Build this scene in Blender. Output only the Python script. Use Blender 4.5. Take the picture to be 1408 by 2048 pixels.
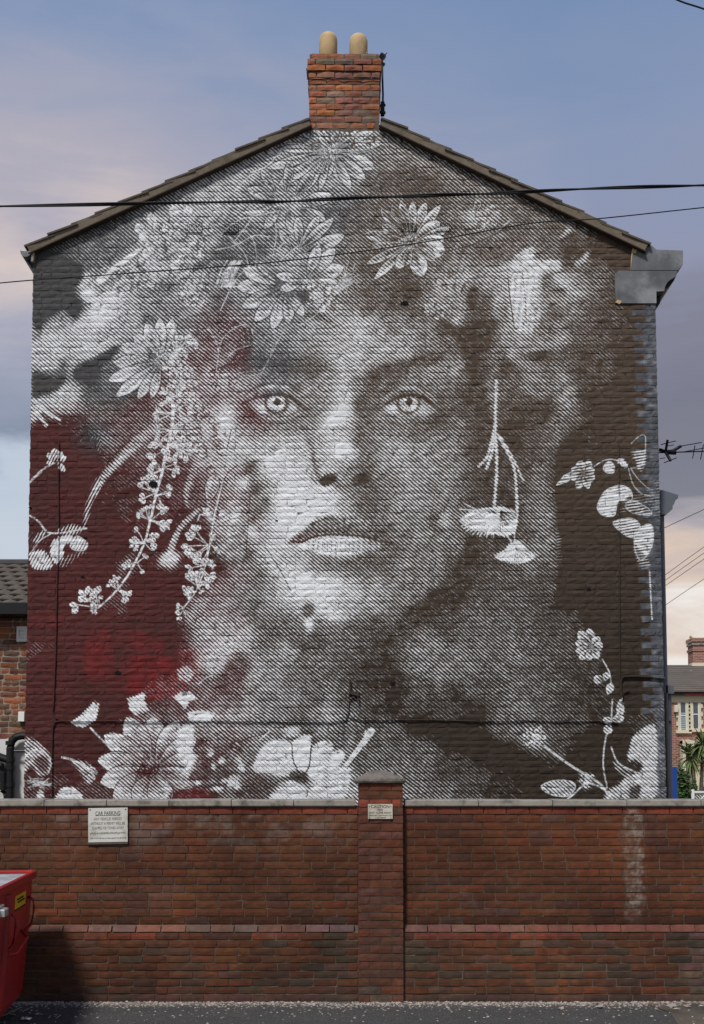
import bpy, math, random
import numpy as np
from mathutils import Vector, Matrix

for o in list(bpy.data.objects): bpy.data.objects.remove(o)
SC = bpy.context.scene
COL = SC.collection
R = math.radians

# ------------------------------------------------------------------ camera, sky, sun
PITCH, FPX, PX0, PY0, EYE = 4.0, 2277.0, 704.0, 1421.0, 2.0
cam_d = bpy.data.cameras.new('camera'); cam = bpy.data.objects.new('camera', cam_d); COL.objects.link(cam)
cam.location = (0, 0, EYE); cam.rotation_euler = (R(90 + PITCH), 0, 0)
cam_d.sensor_fit = 'HORIZONTAL'; cam_d.sensor_width = 36; cam_d.lens = FPX / 1408 * 36
cam_d.shift_y = (PY0 - 1024) / 1408; cam_d.clip_end = 3000; cam_d.clip_start = .1
SC.camera = cam

SUN_EL, SUN_AZ = 52, 205          # degrees; azimuth clockwise from +Y (behind the camera, a little to the left)
w = bpy.data.worlds.new('World'); SC.world = w; w.use_nodes = True
nt = w.node_tree; nt.nodes.clear()
def wn(t, **k):
    n = nt.nodes.new(t)
    for a, b in k.items(): setattr(n, a, b)
    return n
def wl(a, b): nt.links.new(a, b)
out = wn('ShaderNodeOutputWorld'); bg = wn('ShaderNodeBackground'); bg.inputs[1].default_value = .1
sky = wn('ShaderNodeTexSky', sky_type='NISHITA', sun_disc=False, sun_elevation=R(SUN_EL), sun_rotation=R(SUN_AZ), dust_density=2.0, ozone_density=1.5, air_density=1.0)
geo = wn('ShaderNodeTexCoord'); sep = wn('ShaderNodeSeparateXYZ'); wl(geo.outputs['Generated'], sep.inputs[0])
def wmath(op, a, b=None, clamp=False):
    n = wn('ShaderNodeMath', operation=op); n.use_clamp = clamp
    for i, v in enumerate((a, b)):
        if v is None: continue
        if isinstance(v, (int, float)): n.inputs[i].default_value = v
        else: wl(v, n.inputs[i])
    return n.outputs[0]
def wramp(v, stops):
    n = wn('ShaderNodeValToRGB'); wl(v, n.inputs[0]); e = n.color_ramp.elements
    while len(e) > 1: e.remove(e[-1])
    e[0].position = stops[0][0]; e[0].color = (*stops[0][1], 1)
    for p, c in stops[1:]: e.new(p).color = (*c, 1)
    return n.outputs[0]
def wmix(f, a, b):
    n = wn('ShaderNodeMix', data_type='RGBA')
    if isinstance(f, (int, float)): n.inputs[0].default_value = f
    else: wl(f, n.inputs[0])
    for s, v in ((6, a), (7, b)):
        if isinstance(v, tuple): n.inputs[s].default_value = (*v, 1)
        else: wl(v, n.inputs[s])
    return n.outputs[2]
elev = wmath('MAXIMUM', sep.outputs[2], 0)
# cloud noise, flattened towards the horizon; it bends and frays the layers of the sky
def wnoise(scale, stretch, loc, detail=7, rough=.55, dist=.6):
    mp = wn('ShaderNodeMapping'); mp.inputs['Scale'].default_value = stretch; mp.inputs['Location'].default_value = loc; wl(geo.outputs['Generated'], mp.inputs[0])
    nz = wn('ShaderNodeTexNoise'); nz.inputs['Scale'].default_value = scale; nz.inputs['Detail'].default_value = detail; nz.inputs['Roughness'].default_value = rough; nz.inputs['Distortion'].default_value = dist; wl(mp.outputs[0], nz.inputs[0])
    return nz.outputs[0]
n1 = wnoise(2.0, (1.2, 1.2, 3.6), (3.1, .4, .55)); n2 = wnoise(4.6, (1.0, 1.0, 4.2), (1.7, 5.2, 2.2), 9, .58, .5); n3 = wnoise(1.6, (1.5, 1.5, 3), (9.2, 1.1, 4.), 4)
warp = wmath('ADD', wmath('MULTIPLY', wmath('SUBTRACT', n1, .5), .22), wmath('MULTIPLY', wmath('SUBTRACT', n2, .5), .22))
fade = wmath('SUBTRACT', 1.0, wmath('MULTIPLY', elev, .85), True)
ew = wmath('ADD', elev, wmath('MULTIPLY', warp, fade))
X10 = lambda c: tuple(v * 10 for v in c)
west = wramp(ew, [(0, X10((.62, .66, .70))), (.2, X10((.60, .66, .74))), (.245, X10((.55, .62, .72))), (.29, X10((.26, .30, .40))), (.35, X10((.36, .38, .48))), (.38, X10((.46, .45, .53))), (.43, X10((.72, .61, .57))), (.475, X10((.48, .45, .52))), (.56, X10((.27, .34, .51))), (.62, X10((.175, .275, .48))), (1, X10((.13, .22, .42)))])
east = wramp(ew, [(0, X10((.86, .80, .74))), (.13, X10((.92, .86, .80))), (.165, X10((.74, .58, .47))), (.195, X10((.46, .41, .43))), (.235, X10((.23, .22, .26))), (.30, X10((.20, .20, .25))), (.37, X10((.235, .235, .30))), (.42, X10((.30, .32, .44))), (.48, X10((.27, .33, .49))), (.58, X10((.20, .29, .48))), (1, X10((.13, .22, .42)))])
side = wmath('ADD', wmath('MULTIPLY', sep.outputs[0], 2.6), wmath('ADD', .46, wmath('MULTIPLY', wmath('SUBTRACT', n3, .5), 1.2)), True)
layers = wmix(side, west, east)
wl(wmix(.9, sky.outputs[0], layers), bg.inputs[0]); wl(bg.outputs[0], out.inputs[0])

sd = bpy.data.lights.new('sun', 'SUN'); sd.energy = 3.5; sd.angle = R(9); sd.color = (1, .965, .92)
sun = bpy.data.objects.new('sun', sd); COL.objects.link(sun)
az, el = R(SUN_AZ), R(SUN_EL)
to_sun = Vector((math.sin(az) * math.cos(el), math.cos(az) * math.cos(el), math.sin(el)))
sun.rotation_euler = to_sun.to_track_quat('Z', 'Y').to_euler(); sun.location = to_sun * 60
SC.view_settings.view_transform = 'Standard'; SC.view_settings.look = 'None'; SC.view_settings.exposure = 0; SC.view_settings.gamma = 1

# ------------------------------------------------------------------ helpers
CT, ST = math.cos(R(PITCH)), math.sin(R(PITCH))
def at(px, py, Y):
    """point of the vertical plane y = Y met by the survey ray (px, py)"""
    a, b = (px - PX0) / FPX, (PY0 - py) / FPX
    s = Y / (CT - b * ST)
    return (a * s, Y, EYE + s * (ST + b * CT))
def ax(px, py, Y): return at(px, py, Y)[0]
def az_(py, Y): return at(704, py, Y)[2]

def put(name, me, mat=None, parent=None, kind=None, loc=None):
    o = bpy.data.objects.new(name, me); COL.objects.link(o)
    if mat is not None and me is not None and not me.materials: me.materials.append(mat)
    if parent is not None: o.parent = parent
    if kind: o['kind'] = kind
    if loc: o.location = loc
    return o
def thing(name, label, cat, loc=(0, 0, 0), group=None):
    o = bpy.data.objects.new(name, None); COL.objects.link(o); o.location = loc
    o['label'] = label; o['category'] = cat
    if group: o['group'] = group
    return o
def tag(o, label, cat, group=None):
    o['label'] = label; o['category'] = cat
    if group: o['group'] = group
    return o

class MB:
    def __init__(s): s.v = []; s.f = []; s.c = []
    def add(s, vs, fs, c=None):
        n = len(s.v); s.v += [tuple(p) for p in vs]; s.f += [tuple(i + n for i in f) for f in fs]; s.c += [c or (1, 1, 1)] * len(fs); return s
    def box(s, x0, x1, y0, y1, z0, z1, bev=0, c=None):
        if bev:
            b = bev; vs = []; 
            P = [(x0, y0), (x1, y0), (x1, y1), (x0, y1)]; Q = [(x0 + b, y0 + b), (x1 - b, y0 + b), (x1 - b, y1 - b), (x0 + b, y1 - b)]
            rings = [[(*q, z0) for q in Q], [(*p, z0 + b) for p in P], [(*p, z1 - b) for p in P], [(*q, z1) for q in Q]]
            return s.loft(rings, True, c)
        vs = [(x, y, z) for z in (z0, z1) for x, y in ((x0, y0), (x1, y0), (x1, y1), (x0, y1))]
        return s.add(vs, [(3, 2, 1, 0), (4, 5, 6, 7), (0, 1, 5, 4), (1, 2, 6, 5), (2, 3, 7, 6), (3, 0, 4, 7)], c)
    def loft(s, rings, cap=True, c=None):
        n = len(rings[0]); vs = [p for r in rings for p in r]; fs = []
        for k in range(len(rings) - 1):
            for i in range(n): j = (i + 1) % n; fs.append((k * n + i, k * n + j, (k + 1) * n + j, (k + 1) * n + i))
        if cap: fs.append(tuple(range(n))[::-1]); fs.append(tuple((len(rings) - 1) * n + i for i in range(n)))
        return s.add(vs, fs, c)
    def prism_y(s, pts, y0, y1, c=None):
        """outline in x, z extruded along y; pts clockwise seen from the front are fine either way"""
        return s.loft([[(x, y0, z) for x, z in pts], [(x, y1, z) for x, z in pts]], True, c)
    def prism_x(s, pts, x0, x1, c=None):
        return s.loft([[(x0, y, z) for y, z in pts], [(x1, y, z) for y, z in pts]], True, c)
    def tube(s, pts, r, n=8, c=None, cap=True, r1=None):
        P = [Vector(p) for p in pts]; rings = []
        for i, p in enumerate(P):
            t = (P[min(i + 1, len(P) - 1)] - P[max(i - 1, 0)]).normalized()
            u = t.cross(Vector((0, 0, 1)) if abs(t.z) < .95 else Vector((0, 1, 0))).normalized(); v = t.cross(u)
            q = r if r1 is None else r + (r1 - r) * i / (len(P) - 1)
            rings.append([p + q * (u * math.cos(6.2832 * k / n) + v * math.sin(6.2832 * k / n)) for k in range(n)])
        return s.loft(rings, cap, c)
    def lathe(s, prof, x, y, n=24, c=None):
        return s.loft([[(x + r * math.cos(6.2832 * k / n), y + r * math.sin(6.2832 * k / n), z) for k in range(n)] for r, z in prof], True, c)
    def mesh(s, name, col=False, smooth=False, fix=True):
        me = bpy.data.meshes.new(name); me.from_pydata(s.v, [], s.f); me.update()
        if fix:
            import bmesh
            b = bmesh.new(); b.from_mesh(me); bmesh.ops.recalc_face_normals(b, faces=b.faces); b.to_mesh(me); b.free()
        if col:
            a = me.attributes.new('tint', 'FLOAT_COLOR', 'FACE')
            a.data.foreach_set('color', np.array([(*c, 1) for c in s.c], np.float32).ravel())
        if smooth: me.polygons.foreach_set('use_smooth', [True] * len(me.polygons))
        return me
    def put(s, name, mat, parent=None, kind=None, **k):
        return put(name, s.mesh(name, **k), mat, parent, kind)

# ------------------------------------------------------------------ materials
class NT:
    def __init__(s, name):
        s.m = bpy.data.materials.new(name); s.m.use_nodes = True; s.t = s.m.node_tree; s.b = s.t.nodes['Principled BSDF']; s.b.inputs['Specular IOR Level'].default_value = .25
    def n(s, t, **k):
        q = s.t.nodes.new(t)
        for a, b in k.items(): setattr(q, a, b)
        return q
    def set(s, sock, v):
        if isinstance(v, (int, float)): sock.default_value = v
        elif isinstance(v, tuple): sock.default_value = (*v, 1) if len(sock.default_value) == 4 and len(v) == 3 else v
        else: s.t.links.new(v, sock)
    def math(s, op, a, b=0., clamp=False):
        q = s.n('ShaderNodeMath', operation=op); q.use_clamp = clamp; s.set(q.inputs[0], a); s.set(q.inputs[1], b); return q.outputs[0]
    def pos(s): return s.n('ShaderNodeNewGeometry').outputs['Position']
    def obj(s): return s.n('ShaderNodeTexCoord').outputs['Object']
    def noise(s, vec, scale, detail=4, rough=.55, stretch=None):
        if stretch:
            q = s.n('ShaderNodeMapping'); q.inputs['Scale'].default_value = stretch; s.set(q.inputs[0], vec); vec = q.outputs[0]
        q = s.n('ShaderNodeTexNoise'); s.set(q.inputs['Vector'], vec); q.inputs['Scale'].default_value = scale; q.inputs['Detail'].default_value = detail; q.inputs['Roughness'].default_value = rough; return q.outputs[0]
    def mix(s, f, a, b, blend='MIX'):
        q = s.n('ShaderNodeMix', data_type='RGBA', blend_type=blend); s.set(q.inputs[0], f); s.set(q.inputs[6], a); s.set(q.inputs[7], b); return q.outputs[2]
    def ramp(s, v, stops):
        q = s.n('ShaderNodeValToRGB'); s.set(q.inputs[0], v); e = q.color_ramp.elements
        while len(e) > 1: e.remove(e[-1])
        e[0].position = stops[0][0]; c = stops[0][1]; e[0].color = (c, c, c, 1) if isinstance(c, (int, float)) else (*c, 1)
        for p, c in stops[1:]: e.new(p).color = (c, c, c, 1) if isinstance(c, (int, float)) else (*c, 1)
        return q.outputs[0]
    def step(s, v, a, b): return s.ramp_f(v, a, b)
    def ramp_f(s, v, a, b):
        q = s.n('ShaderNodeMapRange', interpolation_type='SMOOTHSTEP'); s.set(q.inputs[0], v); q.inputs[1].default_value = a; q.inputs[2].default_value = b; return q.outputs[0]
    def bump(s, h, strength=.5, dist=.01):
        q = s.n('ShaderNodeBump'); s.set(q.inputs['Height'], h); q.inputs['Strength'].default_value = strength; q.inputs['Distance'].default_value = dist
        s.t.links.new(q.outputs[0], s.b.inputs['Normal'])
    def done(s, col, rough=.85, metal=0., spec=None):
        s.set(s.b.inputs['Base Color'], col); s.set(s.b.inputs['Roughness'], rough); s.b.inputs['Metallic'].default_value = metal
        if spec is not None: s.b.inputs['Specular IOR Level'].default_value = spec
        return s.m

def plain(name, col, rough=.7, var=.25, scale=9, bump=.25, dist=.004, metal=0., stretch=None, dirt=None, spec=None):
    k = NT(name); p = k.pos()
    a = k.noise(p, scale, 6, .6, stretch); b = k.noise(p, scale * 7, 3)
    c = k.mix(a, tuple(x * (1 - var) for x in col), tuple(min(1, x * (1 + var)) for x in col))
    if dirt: c = k.mix(k.ramp_f(k.noise(p, scale * .35, 7, .65), .46, .7), c, dirt)
    k.bump(k.math('ADD', k.math('MULTIPLY', a, .6), k.math('MULTIPLY', b, .4)), bump, dist)
    return k.done(c, rough, metal, spec)

def brick_material(name, part, stain=None, pale=(.22, .18, .16), pale_amt=.35, bump=.6):
    """fired brick; the tone of each brick comes from the object colour (single bricks) or from the face tint (joined brickwork)"""
    k = NT(name); p = k.pos()
    if part: c = k.n('ShaderNodeObjectInfo').outputs['Color']
    else: c = k.n('ShaderNodeAttribute', attribute_name='tint').outputs['Color']
    a = k.noise(p, 14, 6, .65); b = k.noise(p, 90, 3); d = k.noise(p, 5, 6, .7)
    c = k.mix(1., c, k.ramp(a, [(.25, .62), (.55, 1.), (.8, 1.35)]), 'MULTIPLY')
    c = k.mix(k.math('MULTIPLY', k.ramp_f(d, .54, .78), pale_amt), c, pale)
    c = k.mix(k.math('MULTIPLY', k.ramp_f(k.noise(p, 60, 2), .62, .75), .5), c, (.03, .022, .018))
    c = k.mix(1., c, k.ramp(k.noise(p, 1.3, 4, .6), [(.3, (.62, .62, .66)), (.5, (1., 1., 1.)), (.7, (1.42, 1.32, 1.15))]), 'MULTIPLY')
    if stain: c = stain(k, p, c)
    k.bump(k.math('ADD', a, k.math('MULTIPLY', b, .5)), bump, .004)
    return k.done(c, .88)

M = {}
M['mortar'] = plain('grey_mortar', (.10, .078, .062), .95, .4, 30, .6)
M['mortar_dark'] = plain('dirty_mortar', (.052, .037, .029), .95, .5, 12, .6)
M['mortar_pale'] = plain('lime_mortar', (.27, .23, .185), .95, .3, 30, .6)
M['stone'] = plain('coping_concrete', (.26, .235, .205), .92, .35, 18, .7, .006, dirt=(.085, .078, .062))
M['cap'] = plain('pier_cap_concrete', (.15, .13, .115), .92, .35, 18, .8, .008, dirt=(.06, .056, .04))
M['verge'] = plain('verge_cement', (.165, .135, .10), .95, .35, 16, .8, .01, dirt=(.10, .085, .062))
M['tile'] = plain('roof_tile_concrete', (.085, .07, .056), .92, .4, 14, .8, .01, dirt=(.11, .09, .055))
M['slate'] = plain('slate_brown_tile', (.095, .08, .066), .9, .45, 8, .7, .008)
M['greystone'] = plain('painted_grey_stone', (.105, .11, .117), .85, .6, 3.5, .6, .008, dirt=(.24, .25, .255))
M['greytrim'] = plain('grey_gloss_trim', (.10, .113, .135), .55, .15, 4, .15)
M['black'] = plain('black_plastic', (.012, .012, .013), .4, .3, 12, .1)
M['cable'] = plain('black_cable', (.011, .011, .012), .55, .2, 12, .1)
M['metal'] = plain('dark_iron', (.02, .02, .022), .5, .3, 20, .2, metal=.4)
M['pot'] = plain('buff_clay_pot', (.50, .36, .19), .8, .12, 12, .25, dirt=(.36, .26, .15))
M['white'] = plain('white_render', (.62, .62, .60), .85, .12, 6, .5, dirt=(.4, .39, .36))
M['whiteplastic'] = plain('white_gloss', (.72, .72, .70), .45, .06, 6, .1)
M['cream'] = plain('cream_stone', (.62, .56, .42), .8, .1, 2, .2)
M['maroon'] = plain('maroon_fascia', (.10, .012, .016), .5, .2, 3, .1)
M['blue'] = plain('blue_board', (.015, .055, .26), .45, .08, 3, .05)
M['glass'] = plain('window_glass', (.055, .07, .08), .08, .3, 2, .02, spec=.6)
M['blind'] = plain('window_blind', (.32, .38, .38), .6, .1, 2, .05)
M['hole_shade'] = plain('hole_shade_black', (.006, .005, .005), .95, .2, 10, .1)  # near black stands in for the shade inside openings
M['sign'] = plain('sign_white_metal', (.56, .55, .50), .5, .1, 14, .12, dirt=(.36, .34, .29))
M['print'] = plain('sign_print', (.035, .033, .03), .6, .2, 40, .05)
M['print_faded'] = plain('sign_faded_print', (.16, .15, .14), .6, .3, 40, .05)
M['print_black'] = plain('sign_black_print', (.012, .011, .011), .6, .2, 40, .05)
# ---------------------------------------------------------------- mural painter
MX0, MY0, MX1, MY1 = 30, 230, 1350, 1630          # canvas window, in mural units
MW, MH = MX1 - MX0, MY1 - MY0

def vnoise(h, w, cell, seed):
    r = np.random.RandomState(seed)
    gh, gw = int(h / cell) + 3, int(w / cell) + 3
    g = r.rand(gh, gw).astype(np.float32)
    y = np.arange(h, dtype=np.float32) / cell; x = np.arange(w, dtype=np.float32) / cell
    yi = y.astype(int); xi = x.astype(int); fy = (y - yi)[:, None]; fx = (x - xi)[None, :]
    fy = fy * fy * (3 - 2 * fy); fx = fx * fx * (3 - 2 * fx)
    a = g[yi][:, xi]; b = g[yi][:, xi + 1]; c = g[yi + 1][:, xi]; d = g[yi + 1][:, xi + 1]
    return (a * (1 - fx) + b * fx) * (1 - fy) + (c * (1 - fx) + d * fx) * fy

def blur(a, s):
    if s < .5: return a
    r = int(3 * s) + 1
    k = np.exp(-np.arange(-r, r + 1) ** 2 / (2 * s * s)); k /= k.sum(); k = k.astype(np.float32)
    for ax in (0, 1):
        p = np.pad(a, [(r, r) if i == ax else (0, 0) for i in (0, 1)], mode='edge')
        o = np.zeros_like(a)
        n = a.shape[ax]
        for i, kk in enumerate(k):
            o += kk * (p[i:i + n] if ax == 0 else p[:, i:i + n])
        a = o
    return a

def smooth(pts, n=10, closed=False):
    p = np.array(pts, float)
    if len(p) < 3 and not closed: return p
    q = np.vstack([p[-1], p, p[0], p[1]]) if closed else np.vstack([2 * p[0] - p[1], p, 2 * p[-1] - p[-2]])
    out = []
    for i in range(1, len(q) - 2):
        for t in np.linspace(0, 1, n, endpoint=False):
            a, b, c, d = q[i - 1], q[i], q[i + 1], q[i + 2]
            out.append(.5 * (2 * b + (c - a) * t + (2 * a - 5 * b + 4 * c - d) * t * t + (3 * b - a - 3 * c + d) * t ** 3))
    if not closed: out.append(p[-1])
    return np.array(out)

class Canvas:
    def __init__(s, base):
        s.t = base.copy(); s.solid = np.zeros((MH, MW), np.float32); s.fine = np.zeros((MH, MW), np.float32)
    def win(s, x0, y0, x1, y1):
        ix0 = max(int(x0) - MX0, 0); iy0 = max(int(y0) - MY0, 0)
        ix1 = min(int(x1) + 2 - MX0, MW); iy1 = min(int(y1) + 2 - MY0, MH)
        if ix1 <= ix0 + 1 or iy1 <= iy0 + 1: return None
        Y, X = np.mgrid[iy0:iy1, ix0:ix1].astype(np.float32)
        return (slice(iy0, iy1), slice(ix0, ix1)), X + MX0, Y + MY0
    def mix(s, sl, m, v):
        s.t[sl] = s.t[sl] * (1 - m) + v * m
    def blob(s, x, y, rx, ry, v, ang=0, a=1., hard=1.):
        R = max(rx, ry) * (2.6 if hard <= 1 else 1.5) + 4
        w = s.win(x - R, y - R, x + R, y + R)
        if w is None: return
        sl, X, Y = w
        c, n = math.cos(math.radians(ang)), math.sin(math.radians(ang))
        u = ((X - x) * c - (Y - y) * n) / rx; q = ((X - x) * n + (Y - y) * c) / ry
        d2 = u * u + q * q
        m = np.exp(-d2 * 1.1) if hard <= 1 else 1 / (1 + np.clip(d2, 0, 50) ** (2 * hard))
        s.mix(sl, a * m, v)
    def poly(s, pts, v, soft=1., a=1., curve=True, out=None):
        p = smooth(pts, 8, True) if curve else np.array(pts, float)
        e = 3 * soft + 3
        w = s.win(p[:, 0].min() - e, p[:, 1].min() - e, p[:, 0].max() + e, p[:, 1].max() + e)
        if w is None: return
        sl, X, Y = w
        m = np.zeros(X.shape, bool)
        for (xa, ya), (xb, yb) in zip(p, np.roll(p, -1, 0)):
            if ya == yb: continue
            m ^= ((ya > Y) != (yb > Y)) & (X < (xb - xa) * (Y - ya) / (yb - ya) + xa)
        m = blur(m.astype(np.float32), soft)
        if callable(v): v = v(X, Y)
        s.mix(sl, a * m, v)
        if out: s.line(np.vstack([p, p[:1]]), out, curve=False)
        return sl, m
    def dist(s, p, X, Y):
        d = np.full(X.shape, 1e9, np.float32); tt = np.zeros(X.shape, np.float32)
        n = len(p) - 1
        for i in range(n):
            ax, ay = p[i]; dx, dy = p[i + 1] - p[i]; L = dx * dx + dy * dy + 1e-9
            t = np.clip(((X - ax) * dx + (Y - ay) * dy) / L, 0, 1)
            e = (X - ax - t * dx) ** 2 + (Y - ay - t * dy) ** 2
            k = e < d; d = np.where(k, e, d); tt = np.where(k, (i + t) / n, tt)
        return np.sqrt(d), tt
    def line(s, pts, w=2., v=1., w1=None, lay='solid', soft=.8, a=1., curve=True):
        p = smooth(pts, 6) if curve else np.array(pts, float)
        w1 = w if w1 is None else w1; e = max(w, w1) + 3 * soft + 2
        q = s.win(p[:, 0].min() - e, p[:, 1].min() - e, p[:, 0].max() + e, p[:, 1].max() + e)
        if q is None: return
        sl, X, Y = q
        d, t = s.dist(p, X, Y)
        m = a * np.clip((.5 * (w + (w1 - w) * t) - d) / soft + .5, 0, 1)
        if lay == 'tone': s.mix(sl, m, v)
        elif lay == 'fine': s.fine[sl] = np.maximum(s.fine[sl], m * v)
        elif v < .5: s.solid[sl] *= 1 - m; s.mix(sl, m, 0)
        else: s.solid[sl] = np.maximum(s.solid[sl], m * v)
    def petal(s, x, y, ang, L, W, t0=.35, t1=.8, r0=0., soft=.8, edge=0., vein=.2, tip=1.45, gap=2.5, a=1.):
        c, n = math.cos(math.radians(ang)), -math.sin(math.radians(ang))
        R = r0 + L + 6
        w = s.win(min(x, x + c * R) - W - 6, min(y, y + n * R) - W - 6, max(x, x + c * R) + W + 6, max(y, y + n * R) + W + 6)
        if w is None: return
        sl, X, Y = w
        u = ((X - x) * c + (Y - y) * n - r0) / L; q = (-(X - x) * n + (Y - y) * c)
        uc = np.clip(u, 0, 1)
        hw = W * .5 * np.clip(np.sin(np.pi * uc ** tip), 0, 1) ** .7
        dd = hw - np.abs(q)
        dd = np.where((u < 0) | (u > 1), -9, dd)
        if gap > 0:
            s.mix(sl, .85 * a * np.clip((dd + gap + 1) / gap, 0, 1) * (u > .1) * (u < 1.02), .09)
        m = np.clip(dd / soft + .5, 0, 1)
        t1 = min(t1, .98) * .93
        tone = t0 + (t1 - t0) * np.clip(uc * 1.15, 0, 1) - .12 * np.clip(q / (W * .5), -1, 1)
        if vein: tone = tone - vein * np.exp(-(q / (W * .11 + .6)) ** 2) * (1 - uc * .5)
        s.mix(sl, m * a, np.clip(tone, 0, 1))
        if edge: s.solid[sl] = np.maximum(s.solid[sl] * (1 - m), .85 * edge * np.clip(1 - np.abs(dd - .8) / .85, 0, 1))
        else: s.solid[sl] *= 1 - m * a
    def daisy(s, x, y, R, n, t0=.35, t1=.85, W=None, r0=.15, squash=1., seed=0, edge=.6, rot=0, arc=(0, 360), soft=.8, vein=.2):
        r = np.random.RandomState(seed); W = W or R * 2.6 / n * 1.5
        order = r.permutation(n)
        for i in order:
            an = arc[0] + (arc[1] - arc[0]) * (i + r.uniform(-.25, .25)) / n + rot
            sq = math.hypot(math.cos(math.radians(an)), squash * math.sin(math.radians(an)))
            s.petal(x, y, an, R * r.uniform(.82, 1.05) * sq * (1 - r0), W * r.uniform(.8, 1.15), t0 + r.uniform(-.1, .1), t1 + r.uniform(-.15, .1), R * r0 * sq, edge=edge * (r.rand() < .7), soft=soft, vein=vein)
        s.blob(x, y, R * .13, R * .12 * squash, .25, a=.7)
        s.speck(x, y, R * .2, 14, 1.8, seed + 5)
    def speck(s, x, y, R, n, w, seed, v=1.):
        r = np.random.RandomState(seed)
        for _ in range(n):
            a = r.uniform(0, 6.28); q = R * math.sqrt(r.rand())
            p = (x + q * math.cos(a), y + q * math.sin(a))
            s.line([p, (p[0] + r.uniform(-2, 2), p[1] + r.uniform(-2, 2))], w * r.uniform(.7, 1.4), v, curve=False)
    def carnation(s, x, y, rx, ry, n, t0=.35, t1=.9, seed=0, size=.42, soft=.9):
        r = np.random.RandomState(seed)
        s.blob(x, y, rx, ry, (t0 + t1) / 2, hard=1.6)
        for k in range(n):
            f = 1 - k / n; a = r.uniform(0, 360); q = math.sqrt(f) * .8
            px, py = x + q * rx * math.cos(math.radians(a)), y - q * ry * math.sin(math.radians(a))
            L = (rx + ry) * .5 * size * r.uniform(.7, 1.2)
            s.petal(px, py, a + r.uniform(-35, 35), L, L * r.uniform(.7, 1.1), t0 * r.uniform(.6, 1.2), t1 * r.uniform(.7, 1.1), soft=soft, vein=.1, tip=1.3, gap=2)
    def sprig(s, x, y, ang, R, n, seed, t=.95):
        """cluster of small leaves / buds at a node of a twig"""
        r = np.random.RandomState(seed)
        for k in range(n):
            a = ang + r.uniform(-62, 62); q = R * r.uniform(.5, 1.05)
            c, d = math.cos(math.radians(a)), -math.sin(math.radians(a))
            ex, ey = x + c * q, y + d * q
            s.line([(x, y), (x + c * q * .5 + r.uniform(-2, 2), y + d * q * .5), (ex, ey)], 2.0, t, 1.5)
            for j in range(3):
                b = a + r.uniform(-80, 80)
                s.petal(ex - c * 3, ey - d * 3, b, R * r.uniform(.3, .5), R * r.uniform(.2, .32), .95, 1., soft=.8, edge=1., vein=.5, gap=1.5)
                s.line([(ex, ey), (ex + 5 * math.cos(math.radians(b)), ey - 5 * math.sin(math.radians(b)))], 1.6, .9, curve=False)

def nw(points, sigma, step=4):
    """smooth field through scattered (x, y, value) points"""
    P = np.array(points, np.float32)
    gh, gw = MH // step + 2, MW // step + 2
    Y, X = np.mgrid[0:gh, 0:gw].astype(np.float32); X = X * step + MX0; Y = Y * step + MY0
    num = np.zeros((gh, gw), np.float32); den = num.copy()
    for x, y, v in P:
        d2 = (X - x) ** 2 + (Y - y) ** 2
        w = np.exp(-d2 / (2 * sigma * sigma)) + 1e-4 / (1 + d2 / 900) ** 2
        num += w * v; den += w
    g = num / den
    yi = np.arange(MH) / step; xi = np.arange(MW) / step
    a = yi.astype(int); b = xi.astype(int); fy = (yi - a)[:, None]; fx = (xi - b)[None]
    return ((g[a][:, b] * (1 - fx) + g[a][:, b + 1] * fx) * (1 - fy) + (g[a + 1][:, b] * (1 - fx) + g[a + 1][:, b + 1] * fx) * fy).astype(np.float32)

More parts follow.
